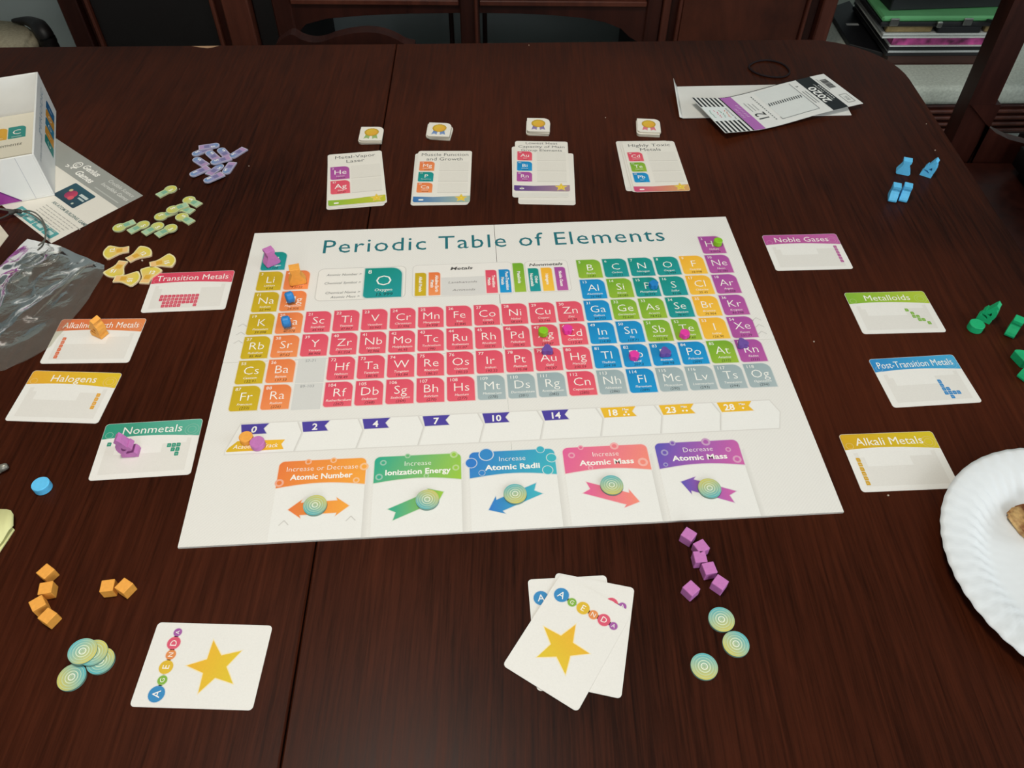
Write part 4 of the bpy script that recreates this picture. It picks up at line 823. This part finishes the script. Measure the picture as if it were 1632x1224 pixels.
tube('barrel', pp[:3], [.004, .004, .0038], pmat('pen_grey', hx('B9B6A6'), .4), PN, 14); tube('tip_ring', pp[2:], [.0037, .0030, .0022], pmat('pen_tip', hx('8C8A80'), .35, metal=.4), PN, 14); tube('tip_hole', [pp[4], (pp[4][0] + .0004, pp[4][1] + .0002, pz)], .0013, DARKP, PN, 8)

# ================================================================== planner packet, hair tie
pk, pr = place((1098, 167), (1310, 126), (1374, 173), (1152, 229))
PL = thing('planner_packet', 'planner packaging sleeve reading 2020 with black and white stripes', 'packaging', (pk.x, pk.y, TZ), pr + math.pi / 2)
# local: x towards the far edge of the table, y towards the striped end
HX_, HY_ = 45.5, 113.0
def bend(x, y, z):
    u = (y * 1000 + HY_) / (2 * HY_)                 # 0 barcode end .. 1 striped end
    h = .0052 + .010 * max(0, u - .74) ** 1.2 * 4 * (.5 + .5 * (x * 1000 + HX_) / (2 * HX_)) + .0022 * math.sin(u * 7) + .003 * max(0, .18 - u) * 5
    return (x, y, z + h)
a = Art(0, 0, .0004)
for i in range(64):
    y0 = -HY_ + 2 * HY_ * i / 64; y1 = -HY_ + 2 * HY_ * (i + 1) / 64
    for j in range(4):
        x0 = -HX_ + 2 * HX_ * j / 4; x1 = -HX_ + 2 * HX_ * (j + 1) / 4
        for zt, rev in ((0, 0), (-.4, 1)):
            p = [(x0, y0), (x1, y0), (x1, y1), (x0, y1)]; a._add(p[::-1] if rev else p, [(0, 1, 2, 3)], [hx('E6E6E2')] * 4, zt / 1000 / LZ)
a.build('sleeve_sheet', PL, None, bend)
def strips(a, x0, x1, y0, y1, col, L=1, n=4, m=1):
    m = max(m, int(abs(y1 - y0) / 4) + 1)
    for i in range(n):
        for j in range(m): L = max(L, 4); a.poly([(x0 + (x1 - x0) * i / n, y0 + (y1 - y0) * j / m), (x0 + (x1 - x0) * (i + 1) / n, y0 + (y1 - y0) * j / m), (x0 + (x1 - x0) * (i + 1) / n, y0 + (y1 - y0) * (j + 1) / m), (x0 + (x1 - x0) * i / n, y0 + (y1 - y0) * (j + 1) / m)], col, L)
INK = hx('1B2022')
a = Art(0, 0, .0004)
for k in range(6): strips(a, -45.3, 45.3, 111.5 - 7.2 * k - 3.6, 111.5 - 7.2 * k, INK, 1)
a.build('stripes', PL, None, bend)
a = Art(0, 0, .0004); strips(a, -17, 20, 71.5, 112.6, hx('E3E8E6'), 6.5, 2, 4)
random.seed(21)
for y_, c_ in ((105, '5E9A80'), (96, 'C8506A'), (88, '5E9A80'), (80, 'D07A58')):
    for x_ in range(-9, 10, 4): a.line((x_, y_ + random.uniform(-1, 1)), (x_ + 3.4, y_ + random.uniform(-3, 3)), 1.2, hx(c_), 9)
a.text('PLANNER', 1, 72.4, 3, INK, 'c', L=9, w=30); a.build('brand_patch', PL, None, bend)
a = Art(0, 0, .0004); strips(a, -45.3, 45.3, 65.2, 67.6, INK, 1); strips(a, -45.3, 45.3, 47, 65, hx('B06AB4'), 1, 4, 2); a.build('purple_band', PL, None, bend)
a = Art(0, 0, .0004); 
for y_, n_ in ((59.5, 6), (52.5, 8)):
    for k in range(n_): a.line((-12 + 4.4 * k, y_ - 1.6), (-10.2 + 4.4 * k, y_ + 1.6), 1.1, hx('E2C6E2'), 9)
a.text('12', -17, 26, 16, INK, 'c', L=9, w=21)
for k in range(3): a.line((-2, 39 - 5 * k), (22 - 3 * k, 39 - 5 * k), 1.2, hx('A9ABA9'), 8)
for k in range(14): a.line((-32 + 4.8 * k, 20), (-29.4 + 4.8 * k, 20), 1.5, hx('5E6264'), 8)
a.build('sleeve_lettering', PL, None, bend)
a = Art(0, 0, .0004)
for (p, q) in (((-34, 12), (-34, -48)), ((-34, -48), (40, -48)), ((-34, 12), (-28, 12))):
    for s_ in range(6): a.line(Vector(p).lerp(Vector(q), s_ / 6), Vector(p).lerp(Vector(q), (s_ + 1) / 6), .9, hx('7B8082'), 8)
strips(a, -33, 40, -47, 11, hx('DFE2DF'), 1, 3, 4)
for k in range(15): a.line((.5, 9 - 3.7 * k), (7.5, 7.6 - 3.7 * k), 1.7, hx('4A4F50'), 9)
a.text('v', 28, -56, 6, hx('55595A'), 'c', L=9)
for k in range(2): a.line((-20, -53 - 4.6 * k), (14, -53 - 4.6 * k), 1.3, hx('8A8F90'), 8)
a.build('planner_picture', PL, None, bend)
a = Art(0, 0, .0004); strips(a, -45.3, 45.3, -88, -63, INK, 1, 4, 3); strips(a, 44.2, 45.4, -62, 64, INK, 1, 1, 10)
a.text('2020', -2, -76.5, 11.5, hx('F0F0EC'), 'c', L=9, wt='b', w=44); a.text('January - December', 2, -81.2, 3.2, hx('D6D8D4'), 'c', L=9, w=46); 
for k in range(9): a.line((-18 + 4.4 * k, -84.6), (-15 + 4.4 * k, -84.6), 1.8, hx('D6D8D4'), 9)
a.build('year_band', PL, None, bend)
a = Art(0, 0, .0004); random.seed(8); x = 6
while x < 30:
    w_ = random.choice((.5, .8, 1.3, 1.8)); a.poly([(x, -106), (x + w_, -106), (x + w_, -95), (x, -95)], hx('4A4A48'), 8); x += w_ + random.choice((.5, .9))
for k in range(2): a.line((2, -92 - 0 * k), (36, -92), .8, hx('9A9C98'), 8)
a.build('barcode', PL, None, bend)
a = Art(0, 0, .0004)
for (p, q) in (((-36, -95), (-14, -95)), ((-14, -95), (-14, -107)), ((-14, -107), (-36, -107)), ((-36, -107), (-36, -95))): a.line(p, q, .8, hx('707270'), 8)
a.text('BIG', -25, -103.6, 5, hx('707270'), 'c', L=1.6); a.build('maker_box', PL, None, bend)
# white inner sheet behind with turned-up end
WS = thing('white_packet_sheet', 'white folded card insert showing behind the 2020 sleeve', 'card insert', (pk.x, pk.y, TZ)); WM = pmat('white_sheet', hx('DEDDD8'), .6, nscale=30, noise=.03)
def wtp(x, y, z=0): v = tp(x, y, z); return (v.x - pk.x, v.y - pk.y, z)
vs = [wtp(1079, 138, .002), wtp(1332, 133, .001), wtp(1357, 183, .001), wtp(1088, 188, .002)]
vs += [(v[0], v[1], v[2] - .0008) for v in vs]; mk('insert_sheet', vs, [(3, 2, 1, 0), (4, 5, 6, 7), (0, 1, 5, 4), (1, 2, 6, 5), (2, 3, 7, 6), (3, 0, 4, 7)], WM, WS)
e0 = wtp(1079, 138, .002); e1 = wtp(1088, 188, .002); dn = Vector((e1[1] - e0[1], -(e1[0] - e0[0]), 0)).normalized() * -1
if dn.x > 0: dn = -dn
vs = []
for k in range(7):
    t_ = k / 6; b_ = Vector(e0).lerp(Vector(e1), t_); hgt = .011 * (1 - t_) + .0016; out = .007 * (1 - .4 * t_)
    vs += [tuple(b_), tuple(b_ + dn * out * .6 + Vector((0, 0, hgt * .55))), tuple(b_ + dn * out + Vector((0, 0, hgt)))]
fs = []
for k in range(6):
    for j in range(2): fs.append((3 * k + j, 3 * k + j + 1, 3 * k + j + 4, 3 * k + j + 3))
o = mk('turned_up_end', vs, fs, WM, WS, smooth=True); sm = o.modifiers.new('thick', 'SOLIDIFY'); sm.thickness = .0006
hc = [tp(1193, 108), tp(1205, 99.5), tp(1225, 97.5), tp(1246, 103), tp(1258, 115), tp(1250, 123.5), tp(1228, 124), tp(1205, 118)]
hm = sum(hc, Vector((0, 0))) / len(hc)
o = tube('hair_tie', spline([(v.x - hm.x, v.y - hm.y, 0) for v in hc], 6, True), .0014, pmat('black_elastic', (.012, .006, .007), .75, .2, nscale=900, noise=.4), None, 10, True); o.location = (hm.x, hm.y, TZ + .0015)
tagit(o, 'thin black elastic hair tie lying in an oval', 'hair tie')

# ================================================================== plate and food
PLT = thing('paper_plate', 'white paper plate with fluted rim at the table edge', 'plate', (.4615, .3005, TZ)); PR = .1145
prof = [(0, .0010), (.045, .0010), (.068, .0013), (.074, .0030), (.080, .0068), (.086, .0105), (.094, .0130), (.104, .0150), (.111, .0158), (PR, .0150)]
NS = 288; vs, fs = [], []
for (r_, z_) in prof[1:]:
    for k in range(NS):
        an = 2 * math.pi * k / NS; fl = 0 if r_ < .072 else min(1, (r_ - .072) / .010) * (1 if r_ < PR - .001 else .5)
        zz = z_ + .0010 * fl * math.sin(54 * (an + (r_ - .07) * 5.0)); rr_ = r_ + .0002 * fl * math.cos(54 * an)
        vs.append((rr_ * math.cos(an), rr_ * math.sin(an), zz))
vs.append((0, 0, .0010)); m_ = len(prof) - 1
for j in range(m_ - 1):
    for k in range(NS): fs.append((j * NS + k, (j + 1) * NS + k, (j + 1) * NS + (k + 1) % NS, j * NS + (k + 1) % NS))
for k in range(NS): fs.append((len(vs) - 1, k, (k + 1) % NS))
o = mk('plate_body', vs, fs, pmat('paper_plate_white', hx('DFE2E4'), .5, .3, nscale=60, noise=.015), PLT, smooth=True)
sm = o.modifiers.new('thick', 'SOLIDIFY'); sm.thickness = .0007; sm.offset = 1 if False else -1
def pastrymat():
    m = pmat('toasted_pastry', hx('C69A5A'), .6, .3, nscale=150, noise=.25, bump=.5); nt = m.node_tree; b = nt.nodes['Principled BSDF']
    tc = nt.nodes.new('ShaderNodeTexCoord'); n = nt.nodes.new('ShaderNodeTexNoise'); n.inputs['Scale'].default_value = 110; n.inputs['Detail'].default_value = 3
    nt.links.new(tc.outputs['Object'], n.inputs['Vector']); r = nt.nodes.new('ShaderNodeValToRGB')
    for p_, c_ in ((.36, 'D8B47A'), (.52, 'C08A46'), (.66, '7A3E16')):
        e = r.color_ramp.elements[0] if p_ == .36 else (r.color_ramp.elements[1] if p_ == .66 else r.color_ramp.elements.new(p_)); e.position = p_; e.color = (*hx(c_), 1)
    nt.links.new(n.outputs['Fac'], r.inputs['Fac']); nt.links.new(r.outputs['Color'], b.inputs['Base Color']); return m
PST = pastrymat(); FO = thing('folded_crepe', 'browned folded crepe corner on the paper plate', 'food', (tp(1632, 832).x, tp(1632, 832).y, TZ + .0022))
def fold(name, pxs, z0, z1):
    pts = [(tp(*q).x - FO.location.x, tp(*q).y - FO.location.y) for q in pxs]; bm = bmesh.new(); prismbm(bm, pts[::-1], z0, z1)
    bmesh.ops.bevel(bm, geom=bm.edges[:], offset=.0022, segments=2, affect='EDGES'); bmesh.ops.triangulate(bm, faces=bm.faces[:]); bmesh.ops.subdivide_edges(bm, edges=bm.edges[:], cuts=2)
    for v in bm.verts: v.co.z += .0014 * mnoise.noise(v.co * 180) * (1 if v.co.z > z0 + .001 else 0)
    frombm(name, bm, PST, FO, True)
fold('lower_fold', ((1597, 825), (1609, 813), (1640, 806), (1672, 822), (1680, 865), (1640, 872), (1622, 853)), 0, .006)
fold('upper_fold', ((1624, 815), (1650, 806), (1690, 825), (1686, 868), (1650, 876), (1633, 862), (1625, 846)), .0062, .0125)

# crumbs on the table
CR = pmat('pale_crumb', hx('BBAA98'), .8)
for k, (px, py, s_) in enumerate(((227, 416, .0011), (965, 188, .0008), (1476, 198, .0007), (1490, 240, .0008), (397, 265, .0007), (286, 302, .0008), (843, 72.5, .0008), (1297, 545, .0009), (1415, 790, .0009))):
    bm = bmesh.new(); bmesh.ops.create_icosphere(bm, subdivisions=1, radius=s_)
    for v in bm.verts: v.co *= 1 + .35 * mnoise.noise(v.co * 900 + Vector((k, 0, 0)))
    o = frombm('crumb', bm, CR); p = tp(px, py); o.location = (p.x, p.y, TZ + s_ * .7); tagit(o, 'tiny pale crumb on the dark table top', 'crumb', 'crumbs scattered on the table')

# ================================================================== sideboard behind the table
YF = 1.75
SBD = thing('sideboard', 'dark mahogany sideboard with arched apron behind the table', 'sideboard', (0, YF, 0))
X = lambda px, py=40: at_y(px, py, YF).x
Z = lambda py, px=748: at_y(px, py, YF).z
D_ = .44; ZT = .92
def sb(name, x0, x1, y0, y1, z0, z1, mat, bev=.003, parent=None): return boxo(name, (x0, x1, y0, y1, z0, z1), mat, parent or SBD, bev)
xl, xr = X(106), X(1324)
sb('top', xl - .02, xr + .02, -.02, D_, ZT - .025, ZT, FURN)
xa, xb, xc, xd = X(145), X(345), X(1086), X(1278)
zb = .10
# right cabinet
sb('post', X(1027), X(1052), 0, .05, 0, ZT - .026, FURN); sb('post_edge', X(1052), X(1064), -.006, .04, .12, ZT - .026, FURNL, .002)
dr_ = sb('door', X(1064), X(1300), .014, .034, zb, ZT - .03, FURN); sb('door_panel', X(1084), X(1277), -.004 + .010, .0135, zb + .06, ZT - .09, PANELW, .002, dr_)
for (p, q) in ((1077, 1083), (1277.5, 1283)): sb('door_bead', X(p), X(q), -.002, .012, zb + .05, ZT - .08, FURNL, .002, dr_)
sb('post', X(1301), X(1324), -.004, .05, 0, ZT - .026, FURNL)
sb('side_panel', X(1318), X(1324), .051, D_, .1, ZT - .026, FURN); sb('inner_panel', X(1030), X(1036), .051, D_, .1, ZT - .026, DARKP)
sb('cabinet_floor', X(1036) + .001, X(1318) - .001, .04, D_, .1, .12, FURN)
# left cabinet
sb('post', X(106), X(136), 0, .05, 0, ZT - .026, FURN)
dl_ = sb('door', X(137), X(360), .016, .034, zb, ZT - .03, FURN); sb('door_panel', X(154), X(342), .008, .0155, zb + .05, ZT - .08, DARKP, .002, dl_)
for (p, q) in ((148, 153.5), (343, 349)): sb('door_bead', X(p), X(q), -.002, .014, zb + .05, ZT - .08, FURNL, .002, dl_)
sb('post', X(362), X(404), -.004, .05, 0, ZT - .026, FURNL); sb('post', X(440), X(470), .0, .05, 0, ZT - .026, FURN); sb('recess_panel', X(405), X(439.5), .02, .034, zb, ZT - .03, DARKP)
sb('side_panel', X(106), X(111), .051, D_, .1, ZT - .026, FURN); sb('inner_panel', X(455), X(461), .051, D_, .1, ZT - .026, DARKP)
sb('cabinet_floor', X(111) + .001, X(455) - .001, .04, D_, .1, .12, FURN)
# centre: drawer fronts, bead, arched apron, middle post
zbead = Z(5)
for (p, q) in ((471, 733), (765, 1026)):
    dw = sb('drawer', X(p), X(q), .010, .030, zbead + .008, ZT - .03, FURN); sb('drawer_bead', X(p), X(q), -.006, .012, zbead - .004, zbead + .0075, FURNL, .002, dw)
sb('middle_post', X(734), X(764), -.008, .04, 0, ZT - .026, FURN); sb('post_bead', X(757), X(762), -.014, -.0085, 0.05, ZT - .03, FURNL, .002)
def apron(pxs, x0, x1, rev):
    pts = [(at_y(x, y, YF).x, at_y(x, y, YF).z) for x, y in pxs]; zt = zbead - .0045
    out = [(pts[0][0], zt)] + pts + [(pts[-1][0], zt)]
    bm = bmesh.new(); prismbm(bm, [(x, z) for x, z in out], -.028, -.004); bmesh.ops.transform(bm, matrix=Matrix.Rotation(math.pi / 2, 4, 'X'), verts=bm.verts); bmesh.ops.recalc_face_normals(bm, faces=bm.faces)
    frombm('arched_apron', bm, FURN, SBD)
apron([(470.5, 66), (478, 50), (487, 40), (520, 31), (580, 26), (650, 23), (733.5, 22)], 0, 0, 0); apron([(764.5, 22), (830, 23), (880, 25.5), (930, 30), (965, 37), (990, 47), (1003, 60), (1026.5, 74)], 0, 0, 0)
sb('bottom_shelf', X(461) + .002, X(1030) - .002, .06, D_, .10, .12, FURN)
for p in (718, 772): sb('rear_stile', X(p, 40) * 1.22 - .006, X(p, 40) * 1.22 + .006, .41, .43, .121, ZT - .026, FURN)

# ================================================================== chairs
def chair_low():
    Yc = 1.30; t = thing('dining_chair', 'dark chair whose serpentine crest rail shows between table and sideboard', 'chair', (at_y(560, 60, Yc).x, Yc, 0)); x0 = t.location.x
    P = [(440, 70), (462, 55), (480, 63), (497, 67.5), (515, 66), (535, 59), (560, 53.5), (585, 51.5), (608, 54), (630, 62), (644, 70), (660, 74)]
    up = [(at_y(x, y, Yc).x - x0, at_y(x, y, Yc).z) for x, y in P]; up = [(v.x, v.y) for v in spline([(a, b, 0) for a, b in up], 5)]
    low = [(up[-1][0], up[-1][1] - .06), (up[0][0], up[0][1] - .06)]
    bm = bmesh.new(); prismbm(bm, [(x, z) for x, z in (low[::-1] + up[::-1])][::-1], -.024, 0); bmesh.ops.transform(bm, matrix=Matrix.Rotation(math.pi / 2, 4, 'X'), verts=bm.verts); bmesh.ops.recalc_face_normals(bm, faces=bm.faces)
    frombm('crest_rail', bm, FURN, t); xa_, xb_ = up[0][0] + .005, up[-1][0] - .005; zt = min(up[0][1], up[-1][1]) - .061
    for x in (xa_, xb_ - .03): boxo('back_post', (x, x + .03, 0, .026, 0, zt), FURN, t, .003)
    boxo('splat', ((xa_ + xb_) / 2 - .05, (xa_ + xb_) / 2 + .05, .006, .018, .45, zt), FURN, t, .002)
    boxo('seat', (xa_ + .0, xb_, -.29, -.002, .42, .45), FURN, t, .008)
    for x in (xa_, xb_ - .035): boxo('leg', (x, x + .035, -.285, -.25, 0, .419), FURN, t, .003)
chair_low()
def chair_right():
    t = thing('dining_chair', 'dark wooden chair with black seat beside the upholstered bench', 'chair', (.93, 1.45, 0)); Yc = 1.45
    a_, b_ = at_y(1629, 0, Yc), at_y(1533, 215, Yc)
    w2 = .030
    bm = bmesh.new(); xs0, xs1 = b_.x - .93, a_.x - .93 + (a_.x - b_.x) * 1.2; zt = a_.z + (a_.z - b_.z) * 1.2
    vs = []
    for (cx, cz, w_) in ((xs0 - .012, .0, .022), (xs0, b_.z, .027), (xs1, zt, .024)):
        vs.append([bm.verts.new((cx + sx * w_, sy * w_ * .8, cz)) for sx, sy in ((-1, -1), (1, -1), (1, 1), (-1, 1))])
    for i in range(2):
        for k in range(4): bm.faces.new((vs[i][k], vs[i][(k + 1) % 4], vs[i + 1][(k + 1) % 4], vs[i + 1][k]))
    bm.faces.new(vs[0][::-1]); bm.faces.new(vs[2]); frombm('back_post', bm, FURN, t)
    bm = bmesh.new(); bbox(bm, .44, .495, -.024, .024, 0, zt, .003); frombm('back_post', bm, FURN, t)
    boxo('crest_rail', (xs1 + .03, .439, -.015, .015, zt - .10, zt), FURN, t, .005)
    P = [(1546, 166), (1556, 178), (1570, 196), (1586, 210), (1606, 220), (1640, 229), (1680, 232)]
    up = [(at_y(x, y, Yc - .02).x - .93, at_y(x, y, Yc - .02).z) for x, y in P]; lowz = up[-1][1] - .07
    bm = bmesh.new(); prismbm(bm, [(xs0 + .033, lowz), (.439, lowz), (.439, up[-1][1])] + up[::-1] + [(xs0 + .033, up[0][1] + .002)], .0, .025)
    bmesh.ops.transform(bm, matrix=Matrix.Rotation(math.pi / 2, 4, 'X'), verts=bm.verts); bmesh.ops.recalc_face_normals(bm, faces=bm.faces); frombm('lower_back_rail', bm, FURN, t)
    BLK = pmat('black_leather', (.006, .006, .006), .5, .3, nscale=120, bump=.2)
    seat = [(.0, -.05), (.46, -.05), (.49, -.40), (.40, -.47), (.10, -.47), (.01, -.40)]
    bm = bmesh.new(); prismbm(bm, seat[::-1], .41, .50); bmesh.ops.bevel(bm, geom=bm.edges[:], offset=.025, segments=3, affect='EDGES'); bmesh.ops.translate(bm, vec=(.075, 0, 0), verts=bm.verts); frombm('seat_cushion', bm, BLK, t, True)
    bm = bmesh.new(); bbox(bm, -.0, .46, -.40, -.03, .36, .41, .004); frombm('seat_frame', bm, FURN, t)
    for x in (.0, .42): boxo('leg', (x, x + .04, -.395, -.355, 0, .359), FURN, t, .004)
    for k in range(3): boxo('flute', (xs0 - .02 + .012 * k, xs0 - .014 + .012 * k, -.034, -.028, .25, .40), FURNL, t)
chair_right()
def chair_left():
    cx, cy = at_z(8, 60, .47); t = thing('side_chair', 'cream cushioned chair with dark curved frame by the wall', 'chair', (cx, cy, 0))
    CRM = pmat('cream_fabric', (.42, .37, .26), .9, .1, nscale=160, noise=.15, bump=.3)
    q = [(at_z(x, y, .48).x - cx, at_z(x, y, .48).y - cy) for x, y in ((-90, 30), (-20, 27), (25, 31), (46, 37), (56, 47), (52, 58), (36, 69), (14, 84), (-90, 100))]
    bm = bmesh.new(); prismbm(bm, q[::-1], .43, .48); bmesh.ops.bevel(bm, geom=bm.edges[:], offset=.012, segments=3, affect='EDGES'); frombm('seat_cushion', bm, CRM, t, True)
    mq = sum((Vector(v) for v in q), Vector((0, 0))) / len(q); prism('seat_frame', [tuple(mq + (Vector(v) - mq) * 1.06) for v in q][::-1], .36, .429, DARKP, t, .004)
    P = spline([at_y(x, y, cy + dy) - Vector((cx, cy, 0)) for x, y, dy in ((20, 33, .05), (44, 34, .04), (60, 41, .02), (70, 53, 0), (78, 68, 0), (88, 95, 0), (100, 150, 0))], 6); tube('curved_frame', P, [.004 + .016 * min(1, i / 14) for i in range(len(P))], DARKP, t, 10)
    for (x, y) in ((-.38, .04), (-.38, -.15), (-.03, -.10)): boxo('leg', (x - .015, x + .015, y - .015, y + .015, 0, .359), FURN, t, .003)
chair_left()

# ================================================================== bench with the stack of books and cases
ZB = .45
bn = at_z(1470, 141, ZB); BN = thing('bench', 'upholstered bench with pale fabric top and fluted wooden apron', 'bench', (bn.x, bn.y, 0), math.radians(2))
FAB = pmat('pale_bench_fabric', (.50, .53, .46), .95, .05, nscale=180, noise=.14, bump=.3)
bx0, bx1, byd = X(1324) + .035 - bn.x, .70, .50
bm = bmesh.new(); bbox(bm, bx0, bx1, .004, byd, ZB - .045, ZB, .012, 2); frombm('cushion', bm, FAB, BN, True)
ap = boxo('apron', (bx0, bx1, .006, byd - .01, ZB - .12, ZB - .0455), FURN, BN, .003)
for k in range(4): boxo('flute', (bx0, bx1, -.004, .0055, ZB - .062 - .016 * k, ZB - .053 - .016 * k), FURNL, ap, .003)
for x in (bx0 + .01, bx1 - .05):
    for y in (.012, byd - .055): boxo('leg', (x, x + .04, y, y + .04, 0, ZB - .1205), FURN, BN, .004)
YS = at_z(1480, 104, ZB).y
def zs(py, px=1480): return at_y(px, py, YS).z
def xs(px, py): return at_y(px, py, YS).x
PAGES = pmat('white_pages', hx('C9CCC8'), .8, .2, nscale=300, noise=.08); BLKC = pmat('black_cover', (.008, .008, .010), .5); BRNC = pmat('brown_cover', (.05, .018, .012), .5); MAGC = pmat('magenta_print', hx('A8427E'), .5, nscale=45, noise=.8)
SR = math.radians(1.5)
def stackbook(name, label, cat, pl, pr, yb, yt, depth, cover, pages, dy=0.0, ct=.0025, spine=None):
    x0, x1 = xs(pl, yb), xs(pr, yb); z0, z1 = zs(yb), zs(yt)
    t = thing(name, label, cat, (x0, YS + dy, z0), SR); w_ = x1 - x0; h_ = z1 - z0
    boxo('cover', (0, w_, 0, depth, 0, ct), cover, t); boxo('cover', (0, w_, 0, depth, h_ - ct, h_ - .0004), cover, t); boxo('page_block', (.004, w_ - .004, .003, depth - .004, ct + .0001, h_ - ct - .0001), pages, t)
    boxo('spine', (.004, w_ - .004, depth - .0038, depth, ct + .0001, h_ - ct - .0001), cover, t)
    return t, w_, h_
stackbook('book', 'brown hardcover book at the bottom of the bench stack', 'book', 1409, 1600, 104.8, 90, .26, BRNC, BRNC)
stackbook('book', 'black book with white pages on the brown book', 'book', 1411, 1602, 89.6, 77, .25, BLKC, PAGES, .0, .006)
stackbook('book', 'thin book with magenta patterned fore edge in the bench stack', 'book', 1418, 1602, 76.6, 60, .24, PAGES, MAGC, .004, .0028)
stackbook('book', 'large black book with grey cover edge under the wooden tray', 'book', 1404, 1606, 59.6, 52, .27, PAGES, BLKC, -.006, .007)
x0, x1 = xs(1410, 51), xs(1604, 51); zt0, zt1 = zs(51.4), zs(41)
TR = thing('wooden_tray', 'gilded wooden tray under the green case', 'tray', (x0, YS - .004, zt0), SR); GOLD = wood('gilt_wood', (.16, .11, .04), (.34, .25, .11), (60, 8, 60), .4)
boxo('front_rail', (0, (x1 - x0) * .38, 0, .014, 0, zt1 - zt0), GOLD, TR, .002); boxo('tray_body', (0, x1 - x0, .0145, .26, 0, zt1 - zt0 - .001), BLKC, TR, .002); boxo('front_rail', ((x1 - x0) * .82, x1 - x0, 0, .014, 0, zt1 - zt0), GOLD, TR, .002); boxo('dark_clasp_flap', ((x1 - x0) * .42, (x1 - x0) * .78, -.004, .014, 0, zt1 - zt0), BLKC, TR, .002)
x0, x1 = xs(1400, 40), xs(1612, 36); zg0 = zt1 + .0006; zg1 = zs(27)
GC = thing('green_case', 'green carrying case with metal clasps on the stack', 'case', (x0, YS - .010, zg0), SR); GRN = pmat('green_case_shell', hx('5FA46C'), .35, .5, nscale=40, noise=.05); MET = pmat('clasp_metal', (.5, .5, .48), .3, .5, 1.0)
boxo('case_base', (0, x1 - x0, 0, .29, 0, .010), BLKC, GC, .002); lid = boxo('case_lid', (0, x1 - x0, 0, .29, .0105, zg1 - zg0 + .004), GRN, GC, .004)
for fx in (.06, .62):
    boxo('clasp', ((x1 - x0) * fx, (x1 - x0) * fx + .020, -.005, -.0003, .004, .020), MET, GC, .0015)
boxo('latch', ((x1 - x0) * .42, (x1 - x0) * .42 + .012, -.009, -.0003, -.006 + .007, .014), MET, GC, .002)
tube('handle', spline([((x1 - x0) * .80, -.002, .014), ((x1 - x0) * .82, -.022, .020), ((x1 - x0) * .92, -.024, .020), ((x1 - x0) * .96, -.002, .014)], 6), .004, BLKC, GC, 8)
zk = TZ * 0 + zg0 + (zg1 - zg0 + .004) + .0006; x0 = xs(1421, 24)
KB = thing('black_box', 'black flat box on top of the green case', 'box', (x0, YS + .018, zk), SR + math.radians(4)); boxo('box_body', (0, .30, 0, .22, 0, .030), BLKC, KB, .002); boxo('box_lid', (-.002, .302, -.002, .222, .0305, .044), pmat('black_lid', (.012, .013, .014), .3), KB, .002); boxo('label_plate', (.03, .055, .03, .04, .0442, .0450), MET, KB)
# dark case at the left of the stack
pv_ = [at_z(1318, 20, ZB + .001), at_z(1352, 8, ZB + .001), at_z(1405, 92, ZB + .001), at_z(1352, 78, ZB + .001)]
DK = thing('black_folder', 'black flat folder leaning out left of the book stack', 'folder', (pv_[3].x, pv_[3].y, ZB + .0006)); lp = [(v.x - pv_[3].x, v.y - pv_[3].y) for v in pv_]
prism('folder_body', lp[::-1], 0, .012, BLKC, DK, .001); boxo('paper_slip', (.02, .05, .10, .11, .0122, .0130), PAGES, DK)
